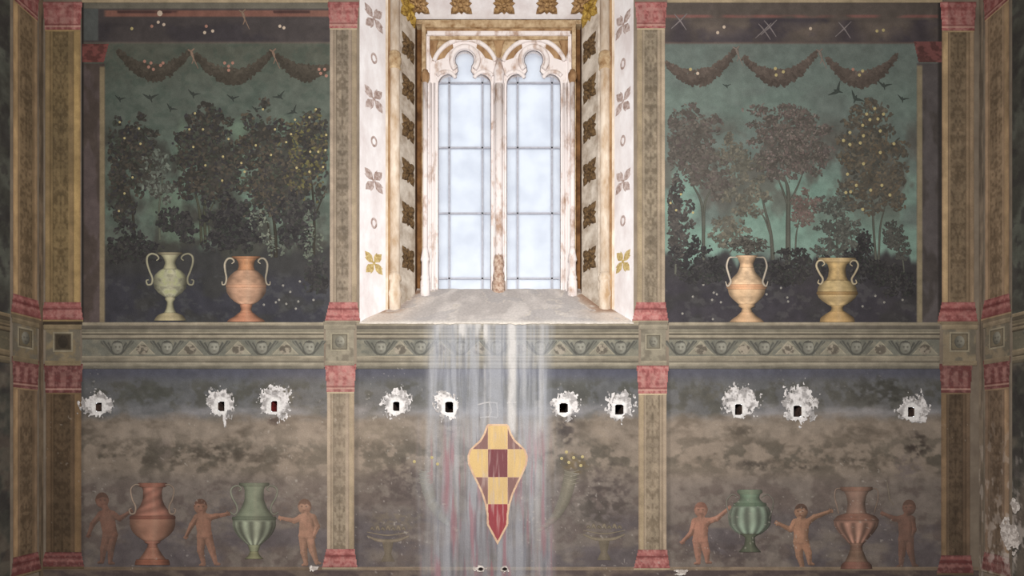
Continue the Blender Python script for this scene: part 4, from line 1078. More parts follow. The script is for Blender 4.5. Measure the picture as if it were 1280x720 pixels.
# ---- vases
def vase(pan, label, cx, sections, base, handles, hcol, t, pattern='plain', name='painted_vase', veil=0.0, veilc=(110, 98, 90), group=None):
    """sections: list of (part name, [(y, half width)...], tint)"""
    first = None
    for si, (pn, prof, tint) in enumerate(sections):
        ys = np.array([p[0] for p in prof], float); hw = np.array([p[1] for p in prof], float)
        nv = max(4, int((ys[-1] - ys[0]) / .8)); nu = 25
        yy = np.linspace(ys[0], ys[-1], nv); s = np.interp(yy, ys, np.arange(len(ys)))
        # smooth interpolation of the outline
        i = np.clip(np.floor(s).astype(int), 0, len(ys) - 2); f = s - i
        dl_ = np.diff(hw); g = np.zeros(len(hw)); g[0] = dl_[0]; g[-1] = dl_[-1]
        for q in range(1, len(hw) - 1):
            g[q] = 0 if dl_[q - 1] * dl_[q] <= 0 else 2 * dl_[q - 1] * dl_[q] / (dl_[q - 1] + dl_[q])
        h00 = 2 * f ** 3 - 3 * f ** 2 + 1; h10 = f ** 3 - 2 * f ** 2 + f; h01 = -2 * f ** 3 + 3 * f ** 2; h11 = f ** 3 - f ** 2
        r = np.maximum(h00 * hw[i] + h10 * g[i] + h01 * hw[i + 1] + h11 * g[i + 1], .6)
        u = np.linspace(-1, 1, nu)
        X = cx + r[:, None] * u[None]; Y = np.repeat(yy[:, None], nu, 1)
        uu = np.repeat(u[None], nv, 0)
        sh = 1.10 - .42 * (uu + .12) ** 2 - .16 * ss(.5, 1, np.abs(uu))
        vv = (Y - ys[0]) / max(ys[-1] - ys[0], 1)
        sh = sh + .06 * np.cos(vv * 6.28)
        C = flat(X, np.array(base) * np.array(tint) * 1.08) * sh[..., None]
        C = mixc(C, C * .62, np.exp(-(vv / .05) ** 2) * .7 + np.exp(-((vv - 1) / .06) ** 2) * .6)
        aa = np.arcsin(np.clip(uu, -1, 1))
        if pattern == 'flute' and pn == 'body':
            fl_ = np.sin(aa * 11) ; C = C * (1 + .34 * fl_ * ss(.06, .16, vv))[..., None]
        elif pattern == 'scroll' and pn == 'body':
            m = fbm(np.abs(aa) * 10, Y, 3.2, 5, 510, 2); C = mixc(C, (188, 196, 128), ss(.5, .6, m) * .6 * ss(.95, .6, np.abs(uu))); C = mixc(C, C * .7, ss(.42, .34, m) * .6)
        elif pattern == 'swirl' and pn == 'neck':
            C = C * (1 + .12 * np.sin(aa * 3 + Y * .55))[..., None]
        elif pattern == 'carve' and pn in ('body', 'neck', 'shoulder'):
            m = fbm(np.abs(aa) * 9, Y, 3.5, 4, 520, 2); C = C * (1 + .35 * (m - .5))[..., None]
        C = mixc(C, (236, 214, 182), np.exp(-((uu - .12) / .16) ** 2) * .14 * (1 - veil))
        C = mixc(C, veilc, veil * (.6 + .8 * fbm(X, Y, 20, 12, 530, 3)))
        C = weather_front(X, Y, C)
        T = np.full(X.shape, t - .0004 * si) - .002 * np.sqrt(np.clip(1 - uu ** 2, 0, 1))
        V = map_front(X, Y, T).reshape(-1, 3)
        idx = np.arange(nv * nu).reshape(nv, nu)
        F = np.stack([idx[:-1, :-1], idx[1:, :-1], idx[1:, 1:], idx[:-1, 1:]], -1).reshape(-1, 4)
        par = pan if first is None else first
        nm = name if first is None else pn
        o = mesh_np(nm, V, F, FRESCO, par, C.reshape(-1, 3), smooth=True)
        if first is None:
            first = o; tag(o, label)
    for hp, wd in handles:
        for s in (-1, 1):
            hc = np.array(hcol, float) * (1.06 if s < 0 else .9) * (1 - veil) + np.array(veilc) * veil
            ribbon('handle', [(cx + s * x, y) for x, y in hp], wd, hc, first, t - .0030)
    return first
vase(pan_ul, 'pale green vase with scrolled handles, left of the orange one', 213,
     [('body', [(335, 8), (339, 14.5), (345, 19.5), (352, 21), (360, 19.5), (366, 15), (370, 9), (373, 5)], (1, 1, .96)), ('neck', [(318, 13), (322, 9), (329, 6.5), (334, 8), (337, 9)], (1, .98, .9)), ('rim', [(315.5, 15), (317, 16), (319, 13)], (.85, .8, .74)),
      ('stem', [(371, 6), (374, 6.5), (378, 4), (385, 5), (392, 8)], (1, .98, .9)), ('foot', [(391, 8), (394, 15), (397, 18), (401, 20)], (1, .92, .8))], (172, 172, 144),
     [([(17, 326), (14, 323), (17, 319), (23, 317.5), (28, 321), (28.5, 329), (25.5, 339), (22, 348), (23, 355), (28, 356), (29.5, 351), (26.5, 350)], [1.5, 2.4, 2.6, 2.4, 2.4, 1.2])], (168, 164, 132), -.0034, 'scroll')
vase(pan_ul, 'orange terracotta vase with pale handles, beside the pale green one', 308,
     [('body', [(357, 25), (364, 24.6), (371, 21), (377, 15), (381, 8)], (1.02, .98, .95)), ('shoulder', [(337, 10), (340, 15), (345, 20.5), (351, 23.8), (358, 25)], (.98, .94, .9)), ('neck', [(323, 14), (327, 10.5), (333, 9.5), (338, 11)], (1, .86, .70)), ('rim', [(320.5, 18), (322, 18), (324, 14)], (.9, .76, .62)),
      ('band', [(355.5, 25), (358, 25.5), (360, 24.5)], (1.12, 1.04, .98)), ('stem', [(380, 8), (383, 7.5), (387, 6.5), (392, 9)], (1, .84, .76)), ('foot', [(391, 9), (396, 15), (400, 22), (402.5, 24)], (.98, .80, .72))], (192, 148, 118),
     [([(18, 330), (15, 327), (18, 323.5), (23, 324), (26.5, 330), (26, 339), (24.5, 348), (26, 355), (29.5, 356), (30, 352)], [1.4, 2.4, 2.6, 2.2, 1.2])], (190, 178, 152), -.0034, 'carve')
vase(pan_ur, 'cream pink vase holding dark leaves, left of the ochre one', 933,
     [('body', [(361, 23.5), (368, 22), (374, 17.5), (378, 13), (381, 9)], (1, .92, .80)), ('shoulder', [(333, 8.5), (340, 11), (348, 18), (356, 23), (358, 23)], (1, .93, .83)), ('neck', [(320, 12.5), (326, 10), (331, 8.3), (335, 9)], (1, .90, .78)), ('rim', [(319.5, 13), (321, 14), (322.5, 12)], (1.02, .92, .82)),
      ('band', [(355.5, 24), (359, 25.5), (362, 23)], (1, .82, .68)), ('stem', [(380, 10), (383, 10), (386, 6), (391, 7)], (.96, .86, .72)), ('foot', [(390, 7), (395, 12), (399, 18), (403, 22)], (.98, .86, .72))], (222, 196, 166),
     [([(12, 322), (17, 322), (22, 323), (25, 333), (22, 345), (20, 353), (24, 358), (26.5, 352)], [1.2, 2, 2.4, 2.4, 1.2])], (206, 192, 170), -.0042, 'carve')
vase(pan_ur, 'ochre vase with wide rim, right of the cream one', 1046,
     [('body', [(366, 25), (371, 23.6), (376, 19), (380, 13), (383, 8)], (1, .94, .82)), ('shoulder', [(350, 13), (354, 20), (360, 24), (367, 25)], (1, .96, .84)), ('neck', [(327, 18), (331, 12), (338, 10.5), (346, 11.5), (351, 14)], (.98, .90, .74)), ('rim', [(322.5, 23), (325, 24), (327.5, 19)], (1.02, .96, .86)),
      ('band', [(364.5, 25), (367, 26), (369, 24.5)], (.86, .74, .56)), ('stem', [(382, 9), (385, 7), (390, 8.5)], (.95, .86, .7)), ('foot', [(389, 8.5), (394, 16), (398, 21), (403, 22)], (1, .88, .7))], (200, 178, 130),
     [([(19, 333), (16, 330), (19, 326), (24, 327), (26, 333), (22, 342), (18, 349), (20, 355), (24, 354), (23, 350)], [1.2, 2.2, 2.6, 2.4, 1.2])], (210, 192, 150), -.0042, 'carve')

# ================================================================== LOWER PANELS
BD = (76, 68, 58)
BLOBS = [(270, 566, 46, 14, BD, .9), (335, 572, 46, 12, BD, .8), (205, 572, 40, 16, BD, .7), (160, 560, 40, 14, BD, .5), (355, 496, 30, 16, (104, 98, 78), .7), (180, 490, 50, 18, (72, 76, 70), .8), (310, 490, 24, 20, (78, 80, 74), .7),
         (346, 526, 14, 8, (72, 58, 52), .9), (940, 581, 40, 8, (66, 60, 54), .9), (1003, 582, 26, 7, (62, 56, 50), .9), (1146, 556, 18, 18, (52, 44, 40), .95), (1080, 576, 34, 16, BD, .8), (1100, 490, 50, 22, (56, 58, 54), .9),
         (925, 540, 22, 9, BD, .8), (885, 490, 40, 16, (84, 84, 76), .7), (1075, 540, 40, 10, BD, .6), (505, 605, 56, 30, (84, 72, 70), .85), (706, 535, 13, 22, (66, 58, 56), .95), (762, 618, 36, 44, (80, 70, 68), .85), (740, 640, 40, 20, (78, 72, 66), .7),
         (718, 580, 18, 16, (118, 98, 62), .8), (562, 534, 14, 14, (70, 62, 60), .9), (495, 650, 40, 16, (132, 118, 94), .6), (480, 540, 36, 16, (122, 112, 94), .6), (752, 540, 24, 30, (146, 130, 112), .6), (600, 702, 70, 14, (92, 90, 88), .7), (590, 480, 26, 20, (76, 78, 74), .6),
         (205, 565, 12, 22, (134, 120, 110), .6), (300, 640, 80, 30, (96, 90, 94), .5), (1135, 585, 20, 20, (104, 94, 98), .6), (915, 690, 60, 18, (80, 70, 70), .7)]
def lower_paint(seed, x0, x1, bright=1.0):
    def f(X, Y):
        n = fbm(X, Y, 60, 28, seed, 5); m = fbm(X, Y, 26, 9, seed + 11, 4); q = fbm(X, Y, 14, 12, seed + 23, 4)
        C = flat(X, (94, 98, 102)) # upper, bluish foliage
        C = mixc(C, (72, 76, 98), ss(482, 464, Y) * .8)
        C = mixc(C, (74, 76, 70), ss(468, 484, Y) * ss(.44, .6, q) * .8)
        C = mixc(C, (150, 150, 156), np.exp(-((Y - 516 - 12 * (m - .5)) / 9) ** 2) * ss(.3, .6, n) * .85)
        br = ss(514, 530, Y + 10 * (m - .5))
        C = mixc(C, (144, 129, 113), br)
        C = mixc(C, (100, 88, 75), br * ss(.44, .66, .5 * m + .5 * q) * .8)
        C = mixc(C, (158, 144, 128), br * np.exp(-((Y - 545) / 22) ** 2) * ss(.42, .6, n) * .5)
        C = mixc(C, (120, 110, 104), ss(580, 610, Y) * .8)
        C = mixc(C, (96, 82, 78), ss(585, 615, Y) * ss(.44, .64, q) * .65)
        C = mixc(C, (80, 76, 66), np.exp(-((Y - 570) / 22) ** 2) * ss(.48, .62, q) * .7)
        C = mixc(C, (88, 82, 90), ss(625, 660, Y) * ss(.40, .62, n) * .7)
        for (bx, by, brx, bry, bc, ba) in BLOBS:
            e = ell(X, Y, bx, by, brx, bry) + .9 * (fbm(X, Y, 9, 7, seed + 31, 4) - .5)
            C = mixc(C, bc, ss(1.15, .35, e) * ba * ss(.30, .62, fbm(X, Y, 7, 5, seed + 37, 3)))
        C = mixc(C, (46, 46, 52), ss(462.5, 460, Y) * .6)
        C = mixc(C, C * .75, ss(x0 + 4, x0, X) * .7)
        return C * bright
    return f
pan_ll = patch('figure_mural', 101, 459, 409.5, 709, lower_paint(540, 103, 405, 1.02), None, t=-.0012, holes=True)
tag(pan_ll, 'faded brown mural of cherubs around a red and a green vase, lower left', 'mural', 'faded lower murals')
pan_lm = patch('figure_mural', 442.5, 459, 798.5, 709, lower_paint(580, 446, 797, .98), None, t=-.0012, holes=True)
tag(pan_lm, 'streaked brown mural with a chequered coat of arms below the window', 'mural', 'faded lower murals')
pan_lr = patch('figure_mural', 832.5, 459, 1176.5, 709, lower_paint(620, 836, 1174, 1.02), None, t=-.0012, holes=True)
tag(pan_lr, 'faded brown mural of cherubs around a green and a red vase, lower right', 'mural', 'faded lower murals')

TERR = (172, 116, 96)
vase(pan_ll, 'terracotta red vase with swirled neck between two cherubs', 191,
     [('body', [(646, 28), (654, 28.5), (662, 26.5), (669, 21), (674, 14), (677, 9)], (1.0, .98, .92)), ('neck', [(608, 14), (614, 11.8), (622, 12), (631, 15), (638, 20), (643, 25.5), (647, 28)], (1, .9, .88)), ('rim', [(603.5, 17), (606, 19), (609, 15)], (.92, .78, .74)),
      ('band', [(644.5, 28), (647, 29), (649, 28.5)], (.86, .7, .66)), ('stem', [(676, 10), (678, 10), (680, 6), (684, 6.5)], (1, .9, .86)), ('foot', [(683.5, 6.5), (690, 10.5), (699, 17)], (1, .92, .86)), ('plinth', [(699, 20), (702, 21.5), (706, 22)], (.92, .74, .64))], TERR,
     [([(16, 606), (22, 606), (27, 612), (25, 624), (21, 633), (22, 641), (27, 642), (29, 637), (26, 635)], [1.2, 2, 2.4, 2.2, 1.2])], (176, 150, 128), -.0034, 'swirl', veil=.12)
vase(pan_ll, 'grey green fluted vase with wide looping handles', 318,
     [('body', [(648, 27), (656, 27), (664, 24.5), (671, 19.5), (677, 13), (682, 7)], (1, 1, 1)), ('neck', [(606, 15), (613, 12), (622, 12), (632, 15), (641, 20), (647, 25)], (1, 1.02, .98)), ('rim', [(603.5, 19), (606, 19), (608, 15)], (.86, .88, .84)),
      ('band', [(645.5, 27), (648, 28), (650, 27)], (.8, .84, .8)), ('stem', [(681, 8), (684, 7), (690, 5)], (1, .98, .86)), ('foot', [(689, 5), (694, 7.5), (698.5, 12)], (1.06, .98, .8))], (126, 140, 116),
     [([(19, 614), (16, 611), (19, 607.5), (25, 608), (29, 613), (27, 622), (22, 631), (21, 639), (25, 643), (30, 640)], [1.2, 2, 2.6, 2.4, 1.4])], (136, 142, 122), -.0034, 'flute', veil=.16)
vase(pan_lr, 'worn green round vase between two cherubs', 937,
     [('body', [(630, 19), (635, 24), (645, 27), (655, 26), (662, 21), (668, 13)], (1, 1, 1)), ('neck', [(617, 13), (622, 12), (630, 19)], (.86, .96, .88)), ('rim', [(612, 15), (615, 16), (618, 13)], (.88, .92, .84)), ('band', [(628.5, 20), (631, 21), (633, 20)], (.72, .86, .76)), ('foot', [(667, 13), (672, 6), (680, 7), (690, 14)], (.62, .6, .52))], (116, 146, 124),
     [([(14, 622), (22, 618), (29, 626), (27, 640), (24, 648)], [1.0, 1.6, 1.8, 1.0])], (124, 126, 112), -.0034, 'flute', veil=.26)
vase(pan_lr, 'terracotta fluted vase with tall looping handles', 1070,
     [('body', [(650, 28.5), (656, 27.5), (664, 23), (672, 16), (680, 9)], (1.02, 1, .98)), ('neck', [(613, 16), (620, 12.5), (630, 11), (638, 12), (644, 15)], (.96, 1, 1)), ('rim', [(608.5, 20), (611, 21), (614, 17)], (.9, .86, .82)),
      ('shoulder', [(641.5, 14), (645, 24), (650, 28.5)], (.9, .82, .78)), ('stem', [(679, 9), (683, 7.5), (688, 8)], (.9, .9, .86)), ('foot', [(687, 8), (695, 11), (703, 15)], (.86, .9, .84)), ('plinth', [(702, 15), (706, 19), (711, 20)], (.9, .78, .76))], (160, 112, 94),
     [([(20, 610), (26, 612), (27, 622), (24, 634), (22, 642)], [1.0, 1.8, 2, 1.2])], (158, 130, 112), -.0034, 'flute', veil=.2)
# stray handle of a vanished vase
ribbon('vase_handle', [(1108, 600), (1110, 612), (1112, 624), (1117, 631)], [1, 1.8, 2, 1], (134, 122, 106), pan_lr, -.003)

# ---- cherubs
def smin(a, b_, k):
    h = np.clip(.5 + .5 * (b_ - a) / k, 0, 1)
    return b_ * (1 - h) + a * h - k * h * (1 - h)
def caps(X, Y, a, b_, ra, rb):
    pa = np.stack([X - a[0], Y - a[1]], -1); ba = np.array([b_[0] - a[0], b_[1] - a[1]], float)
    h = np.clip((pa @ ba) / max(ba @ ba, 1e-6), 0, 1)
    return np.hypot(pa[..., 0] - ba[0] * h, pa[..., 1] - ba[1] * h) - (ra + (rb - ra) * h)
def cherub(pan, label, head, chest, hips, arms, legs, skin, t, veil=.1, hair=(92, 58, 44), look=0.0, step=.5):
    xs_ = [head[0], chest[0], hips[0]] + [p[0] for l in arms + legs for p in l]; ys_ = [head[1], chest[1], hips[1]] + [p[1] for l in arms + legs for p in l]
    x0, x1, y0, y1 = min(xs_) - 12, max(xs_) + 12, min(ys_) - 13, max(ys_) + 6
    def f(X, Y):
        d = caps(X, Y, chest, hips, 9.5, 9.0)
        sh_l = (chest[0] - 7.5, chest[1] - 3); sh_r = (chest[0] + 7.5, chest[1] - 3)
        d = smin(d, caps(X, Y, sh_l, sh_r, 4.2, 4.2), 3)
        nk = caps(X, Y, (chest[0], chest[1] - 6), head, 3.8, 4.0)
        d = smin(d, nk, 1.5)
        hd = ell(X, Y, head[0], head[1], 8.4, 9.6); dh = (hd - 1) * 8.4
        d = smin(d, dh, 1.2)
        for i, ar in enumerate(arms):
            s0 = sh_l if i == 0 else sh_r
            pts = [s0] + ar
            rr = np.linspace(4.2, 2.1, len(pts))
            for j in range(len(pts) - 1): d = smin(d, caps(X, Y, pts[j], pts[j + 1], rr[j], rr[j + 1]), 1.4)
            e = np.array(pts[-1]); dr = e - np.array(pts[-2]); dr = dr / max(np.linalg.norm(dr), 1e-6); pr = np.array([-dr[1], dr[0]])
            d = smin(d, caps(X, Y, e, e + dr * 2.5, 2.2, 2.0), .8)         # palm
            for q in (-.75, -.25, .25, .75): d = np.minimum(d, caps(X, Y, e + dr * 3 + pr * q * 1.8, e + dr * (6.2 - abs(q)) + pr * q * 2.8, .75, .55))
            d = np.minimum(d, caps(X, Y, e + dr * 1, e + dr * 3 - pr * 3.4, .8, .6))
        for i, lg in enumerate(legs):
            h0 = (hips[0] + (-3.8 if i == 0 else 3.8), hips[1] + 2)
            pts = [h0] + lg
            rr = [6.0, 4.3, 2.6, 2.0, 1.6][:len(pts)]
            for j in range(len(pts) - 1): d = smin(d, caps(X, Y, pts[j], pts[j + 1], rr[j], rr[j + 1]), 1.5)
            ft = pts[-1]; sgn = -1 if i == 0 else 1
            d = smin(d, caps(X, Y, ft, (ft[0] + sgn * 4.5, ft[1] + 1.2), 2.1, 1.5), 1.0)
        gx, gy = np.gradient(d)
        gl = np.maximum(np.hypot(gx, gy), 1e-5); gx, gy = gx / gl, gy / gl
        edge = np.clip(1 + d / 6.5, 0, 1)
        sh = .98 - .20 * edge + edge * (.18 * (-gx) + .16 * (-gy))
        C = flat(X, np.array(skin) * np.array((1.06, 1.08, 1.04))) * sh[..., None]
        n = fbm(X, Y, 9, 9, 650, 3)
        C = mixc(C, np.array(skin) * np.array((1.12, 1.10, 1.06)), ss(.5, .65, n) * .5)
        # soft folds of the body: belly line, chest
        C = mixc(C, np.array(skin) * .72, np.exp(-(((X - hips[0]) / 8) ** 2 + ((Y - hips[1] - 4.5) / 1.2) ** 2)) * .45)
        C = mixc(C, np.array(skin) * .80, np.exp(-(((X - chest[0]) / 1.2) ** 2 + ((Y - chest[1] - 3) / 6) ** 2)) * .3)
        # head: hair, eyes, nose, mouth
        lx = (X - head[0]) / 8.4; ly = (Y - head[1]) / 9.6
        isH = hd < 1.02
        hairm = ss(-.22, -.42, ly + .5 * (np.abs(lx - look * .4) < .0) - .35 * np.maximum(np.abs(lx - look * .3) - .55, 0) * 2 + .3 * (fbm(X, Y, 3, 3, 660, 2) - .5))
        C = np.where(isH[..., None], mixc(C, hair, hairm * .8), C)
        for s in (-1, 1):
            C = np.where(isH[..., None], mixc(C, (62, 42, 36), np.exp(-(((lx - look * .3 - s * .34) / .13) ** 2 + ((ly - .0) / .08) ** 2)) * .8), C)
        C = np.where(isH[..., None], mixc(C, (112, 62, 52), np.exp(-(((lx - look * .3) / .24) ** 2 + ((ly - .55) / .07) ** 2)) * .7), C)
        C = np.where(isH[..., None], mixc(C, np.array(skin) * 1.18, np.exp(-(((lx - look * .32) / .09) ** 2 + ((ly - .2) / .2) ** 2)) * .5), C)
        C = np.where(isH[..., None], mixc(C, np.array(skin) * .7, np.exp(-(((np.abs(lx) - .93) / .1) ** 2 + ((ly - .1) / .2) ** 2)) * .5), C)
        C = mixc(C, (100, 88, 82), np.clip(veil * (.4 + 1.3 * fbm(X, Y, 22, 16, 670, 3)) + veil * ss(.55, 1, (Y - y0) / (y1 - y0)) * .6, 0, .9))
        return C, d
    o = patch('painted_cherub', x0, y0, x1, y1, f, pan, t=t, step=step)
    tag(o, label)
    return o
SK = (182, 122, 98)
cherub(pan_ll, 'dim cherub figure left of the red vase, arm reaching to it', (128, 625), (134, 646), (138, 667), [[(116, 655), (112, 666)], [(150, 648), (161, 641)]], [[(130, 685), (128, 702)], [(139, 686), (138, 703)]], (150, 92, 74), -.0036, .30, look=.3)
cherub(pan_ll, 'cherub figure standing between the red and the green vase', (251, 633), (254, 650), (256, 668), [[(240, 656), (234, 668)], [(270, 645), (282, 643)]], [[(251, 688), (255, 705)], [(265, 687), (270, 704)]], (170, 112, 90), -.0036, .18, look=.2)
cherub(pan_ll, 'cherub figure right of the green vase, next to the pilaster', (381, 633), (384, 650), (383, 668), [[(368, 651), (354, 648)], [(397, 658), (393, 668)]], [[(380, 690), (383, 705)], [(391, 688), (396, 703)]], (184, 128, 104), -.0036, .12, look=-.3)
cherub(pan_lr, 'cherub figure left of the worn green vase with raised arm', (876, 637), (876, 655), (875, 674), [[(864, 666), (855, 675)], [(896, 648), (909, 637)]], [[(872, 690), (873, 703)], [(883, 690), (884, 702)]], (186, 120, 98), -.0036, .14, look=-.1, hair=(128, 76, 60))
cherub(pan_lr, 'dark haired cherub figure between the green and the terracotta vase', (1001, 639), (1001, 656), (1001, 675), [[(988, 662), (974, 655)], [(1018, 646), (1035, 640)]], [[(999, 695), (1003, 709)], [(1010, 690), (1012, 704)]], (182, 126, 98), -.0036, .12, look=-.4, hair=(64, 44, 38))
cherub(pan_lr, 'dim cherub figure right of the terracotta vase in the corner', (1136, 634), (1132, 652), (1132, 672), [[(1117, 648), (1106, 643)], [(1142, 662), (1138, 674)]], [[(1127, 692), (1126, 707)], [(1138, 690), (1142, 706)]], (146, 92, 76), -.0036, .34, look=-.3)

# faint ornaments of the middle panel
def basket(pan, label, cx, y, c_, w=26):
    o = ribbon('painted_basket', [(cx - w, y), (cx - w * .5, y + 5), (cx, y + 6), (cx + w * .5, y + 5), (cx + w, y)], [2, 4, 4, 4, 2], c_, pan, -.0026, edge=.85)
    tag(o, label)
    ribbon('basket_rim', [(cx - w, y - 5), (cx, y - 1), (cx + w, y - 5)], [1, 2, 1], np.array(c_) * 1.06, o, -.0028)
    ribbon('basket_foot', [(cx, y + 8), (cx, y + 22), (cx, y + 32)], [14, 8, 18], np.array(c_) * .84, o, -.0026, edge=.9)
    for i in range(7):
        x = cx - w * .75 + i * w * .25
        ribbon('basket_fruit', [(x - 2, y - 8), (x, y - 10 - 2 * (i % 2)), (x + 2.5, y - 7)], [2, 4, 2], np.array(c_) * (.9 + .1 * (i % 2)), o, -.003)
    return o
basket(pan_lm, 'faded painted fruit basket left of the coat of arms', 485, 670, (132, 118, 98))
basket(pan_lm, 'faded painted fruit basket right of the coat of arms', 755, 668, (128, 116, 96))
def horn(pan, label, pts, wd, c_, fr):
    o = ribbon('painted_horn', pts, wd, c_, pan, -.0026, edge=.8); tag(o, label)
    for i in range(4):
        p = pts[0]; ribbon('horn_rib', [(p[0] - 9, p[1] - 2 + i * 5), (p[0], p[1] + i * 5), (p[0] + 10, p[1] - 2 + i * 5)], [.8, 1.6, .8], np.array(c_) * 1.15, o, -.003)
    for (x, y) in fr: dot('fruit', x, y, 2.0, 'fruit_y', o, -.0034)
    return o
horn(pan_lm, 'faded horn of plenty with yellow fruit right of the coat of arms', [(714, 590), (710, 608), (703, 630), (690, 650), (672, 664)], [16, 16, 14, 9, 4], (124, 118, 100), [(708, 565), (702, 573), (717, 572), (728, 571), (711, 578), (726, 582)])
horn(pan_lm, 'faded horn of plenty left of the coat of arms', [(532, 590), (534, 608), (541, 630), (556, 650), (572, 664)], [16, 15, 13, 9, 4], (128, 126, 114), [(518, 577), (540, 572), (547, 580)])

# ---- chequered coat of arms
half = [(12, 530), (14.5, 533), (17, 541), (22, 550), (31, 558), (35, 562), (37.8, 571), (37, 580), (32, 592), (26, 604), (20, 617), (16, 630), (13.8, 642), (13.2, 656), (0, 681)]
CXS = 622.0
poly = np.array([(CXS - x, y) for x, y in half] + [(CXS + x, y) for x, y in half[-2::-1]])
def poly_sd(X, Y, P):
    d = np.full(X.shape, 1e9); ins = np.zeros(X.shape, bool)
    for i in range(len(P)):
        a = P[i]; b_ = P[(i + 1) % len(P)]
        d = np.minimum(d, caps(X, Y, a, b_, 0, 0))
        c1 = (a[1] > Y) != (b_[1] > Y)
        xi = (b_[0] - a[0]) * (Y - a[1]) / (b_[1] - a[1] + 1e-9) + a[0]
        ins ^= c1 & (X < xi)
    return np.where(ins, -d, d)
def shield_border(X, Y):
    d = poly_sd(X, Y, poly)
    C = mixc(flat(X, (216, 186, 156)), (198, 162, 140), ss(.45, .62, fbm(X, Y, 6, 6, 680, 3)) * .7)
    return C, d
shield = patch('painted_shield', 582, 526, 662, 684, shield_border, pan_lm, t=-.0042, step=.5, weather=False)
tag(shield, 'yellow and maroon chequered coat of arms with pointed foot')
rows = [528, 561.5, 596.5, 630, 684]; cols_ = [580, 610, 634.5, 664]
YEL = (216, 186, 130); MAR = (122, 72, 76)
for j in range(4):
    for i in range(3):
        yel = (i + j) % 2 == 1
        faded = (not yel) and i != 1
        base = np.array(YEL if yel else ((136, 104, 100) if faded else MAR), float)
        if yel and j == 3: continue
        if j == 3: base = np.array((152, 70, 76.))
        def f(X, Y, base=base):
            d = poly_sd(X, Y, poly) + 2.4
            n = fbm(X, Y, 5, 40, 690, 4)
            C = mixc(flat(X, base), base * .84 + np.array((20, 18, 18)), ss(.45, .6, n) * .6)
            C = mixc(C, (196, 180, 172), np.clip(2.6 * (fbm(X, Y, 2.4, 26, 700, 3) - .56), 0, .5))
            return C, d
        o = patch('chequer', cols_[i] + .2, rows[j] + .2, cols_[i + 1] - .2, rows[j + 1] - .2, f, shield, t=-.005, step=.5, weather=False)
# incised lettering-like scratches in the lost plaster above the shield
for pts in ([(597, 506), (610, 503), (622, 504)], [(612, 504), (614, 514), (612, 520)], [(600, 522), (612, 521), (622, 522)], [(621, 504), (622, 513), (622, 521)], [(634, 504), (645, 503)], [(640, 504), (641, 520)]):
    ribbon('plaster_scratch', pts, 1.8, (196, 190, 184), pan_lm, -.003, edge=.95)

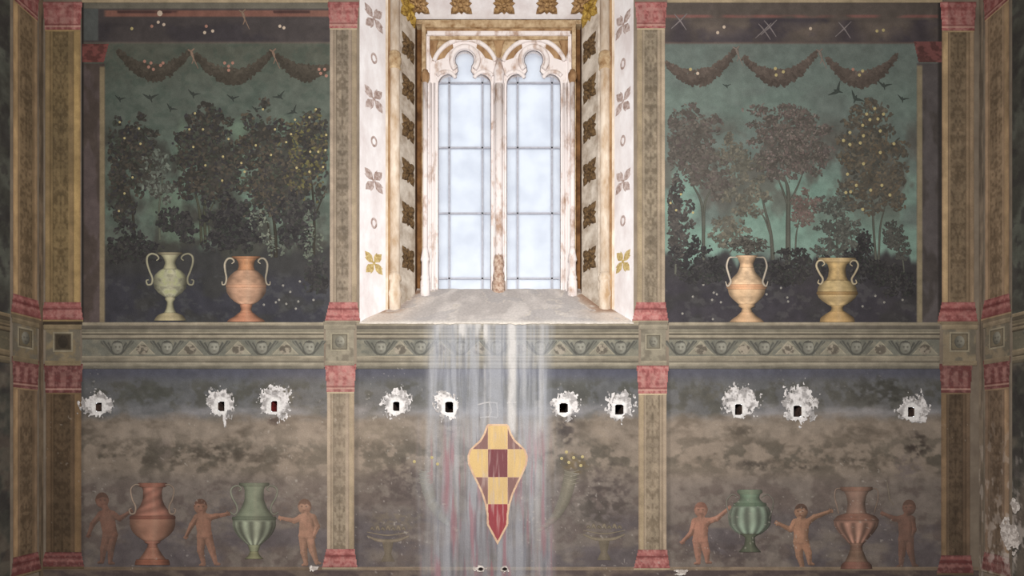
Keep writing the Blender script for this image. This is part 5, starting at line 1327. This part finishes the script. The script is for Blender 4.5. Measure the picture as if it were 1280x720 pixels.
# ================================================================== SCAFFOLD HOLES WITH BROKEN PLASTER
where = ['leftmost plaster-ringed hole, beside the corner pilaster', 'plaster-ringed hole with a long drip, between the two lower left vases', 'plaster-ringed hole showing red inside, nearest the left lower pilaster',
         'plaster-ringed hole left in the middle panel, far from the coat of arms', 'plaster-ringed hole just left of the coat of arms with stained lower rim', 'plaster-ringed hole just right of the coat of arms', 'plaster-ringed hole beside the right lower pilaster in the middle panel',
         'widest plaster-ringed hole, above the worn green vase', 'tall plaster-ringed hole, middle of the lower right mural', 'rightmost plaster-ringed hole, nearest the right corner']
PATCH = [(121, 505, 19, 15), (277, 503, 17, 18), (344, 501, 19, 21), (495, 503, 17, 17), (558, 506, 15, 19), (706, 505, 16, 15), (775, 508, 16, 17), (926, 502, 22, 19), (999, 504, 20, 22), (1142, 511, 18, 18)]
for i, ((hx, hy, hw, hh), (cx, cy, rx, ry)) in enumerate(zip(HOLES, PATCH)):
    root = empty('scaffold_hole', W(hx, hy + hh, 0)); tag(root, where[i], 'wall hole', 'holes in a row across the lower murals')
    def f(X, Y, cx=cx, cy=cy, rx=rx, ry=ry, i=i, hx=hx, hy=hy):
        d = ell(X, Y, cx, cy, rx, ry) - 1 + 1.0 * (fbm(X, Y, 9, 9, 710 + i, 4) - .5) + .85 * (fbm(X, Y, 2.2, 3.4, 730 + i, 2) - .5)
        inner = ell(X, Y, hx, hy, 10, 12)
        n = fbm(X, Y, 5, 5, 750 + i, 4)
        C = mixc(flat(X, (168, 165, 164)), (226, 223, 222), ss(.36, .58, n))
        C = mixc(C, (120, 116, 112), ss(.62, .72, fbm(X, Y, 3, 3, 770 + i, 3)) * .6 * ss(.9, 1.3, inner))
        C = mixc(C, (238, 237, 235), ss(1.15, .8, inner) * .85)
        d = np.minimum(d, (inner - .85 + .35 * (fbm(X, Y, 5, 5, 790 + i, 3) - .5)) * .8)
        if i in (1,):  # drip
            d = np.minimum(d, (np.abs(X - 281.5 + 2 * (fbm(X * 0, Y, 7, 7, 800, 2) - .5)) - 2.2 + np.clip((Y - 520) / 14, 0, 9)) * .4 + np.where(Y < 505, 9, 0))
        hole = (np.abs(X - hx) < hw - .3) & (np.abs(Y - hy) < hh - .3)
        return C, np.where(hole, 5., d)
    pt = patch('plaster_ring', cx - rx * 1.7, cy - ry * 1.7, cx + rx * 1.7, cy + ry * 1.75, f, root, t=-.003, step=.5, mat=PLASTER, weather=False,
          relief=lambda X, Y, i=i: .006 * fbm(X, Y, 6, 6, 810 + i, 4))
    # hole interior: rough-sided socket cut into the masonry
    bm = bmesh.new(); n = 10; rnd = random.Random(i)
    ring0 = []; ring1 = []; ring2 = []
    for k in range(n):
        a = k / n * 2 * math.pi; c_, s_ = math.cos(a), math.sin(a); q = max(abs(c_), abs(s_))
        ux, uy = c_ / q, s_ / q
        j1 = 1 - .12 * rnd.random()
        p = W(hx + ux * hw * 1.06, hy + uy * hh * 1.06, 0); ring0.append(bm.verts.new((p[0], .0, p[2])))
        p = W(hx + ux * hw * j1 * .96, hy + uy * hh * j1 * .96, 0); ring1.append(bm.verts.new((p[0], .05, p[2])))
        p = W(hx + ux * hw * .85, hy + uy * hh * .85, 0); ring2.append(bm.verts.new((p[0], .28, p[2])))
    for ra, rb in ((ring0, ring1), (ring1, ring2)):
        for k in range(n): bm.faces.new((ra[k], ra[(k + 1) % n], rb[(k + 1) % n], rb[k]))
    bm.faces.new(ring2)
    o = bm_obj('hole_socket', bm, M['hole_red'] if i == 2 else M['hole'], root)

# two small chips above the bottom ledge and scattered plaster losses
def chip(name, label, cx, cy, rx, ry, seed, parent=None, wall='front', dark=None, cat='plaster damage'):
    def f(X, Y):
        d = ell(X, Y, cx, cy, rx, ry) - 1 + 1.6 * (fbm(X, Y, rx * .6, ry * .6, seed, 4) - .5)
        C = mixc(flat(X, (188, 180, 174)), (236, 230, 224), ss(.4, .6, fbm(X, Y, 3, 3, seed + 3, 3)))
        if dark: C = mixc(C, (34, 28, 26), ss(1.1, .8, ell(X, Y, dark[0], dark[1], 3.2, 2.2)))
        return C, d
    o = patch(name, cx - rx * 1.6, cy - ry * 1.6, cx + rx * 1.6, cy + ry * 1.6, f, parent, t=-.0105, step=.5, mat=PLASTER, weather=False, wall=wall, relief=lambda X, Y: .002 * fbm(X, Y, 4, 4, seed + 9, 3))
    if o and label: tag(o, label, cat, 'small plaster losses')
    return o
chip('plaster_chip', 'small white chip with dark hole on the ledge below the shield, left', 600, 711, 7, 4, 850, dark=(601, 711))
chip('plaster_chip', 'small white chip with dark hole on the ledge below the shield, right', 631, 711, 5, 3.5, 853, dark=(631, 711))
chip('plaster_chip', 'white chip on the ledge under the cherub beside the left lower pilaster', 391.5, 710, 6, 3.2, 856)
chip('plaster_chip', 'white chips at the foot of the pilaster below the right lower mural', 852, 715, 8, 4, 859)
chip('plaster_chip', 'large ragged patch of lost plaster low on the right side wall', 52, 662, 14, 17, 862, wall='right')
chip('plaster_chip', 'small ragged patch of lost plaster on the right side wall above the large one', 60, 626, 6, 8, 865, wall='right')

# ================================================================== SIDE WALL PANELS
def side_paint(seed, y_split):
    def f(X, Y):
        n = fbm(X, Y, 40, 30, seed, 5); q = fbm(X, Y, 12, 12, seed + 9, 4)
        C = mixc(flat(X, (66, 68, 62)), (92, 98, 88), ss(.4, .6, n))
        C = mixc(C, (50, 48, 50), ss(.5, .62, q) * .6)
        C = mixc(C, (112, 92, 78), ss(430, 470, Y) * ss(.42, .6, n) * .5)
        return C
    return f
for wl, nm, sd_ in (('left', 'left', 900), ('right', 'right', 930)):
    o = patch('side_mural', 53, 3, 330, 403, side_paint(sd_, 0), None, t=-.0012, step=2, wall=wl)
    tag(o, 'dark painted panel on the %s side wall above the frieze' % nm, 'mural', 'side wall murals')
    o = patch('side_mural', 53, 459, 330, 716, side_paint(sd_ + 5, 0), None, t=-.0012, step=2, wall=wl)
    tag(o, 'dark painted panel on the %s side wall below the frieze' % nm, 'mural', 'side wall murals')
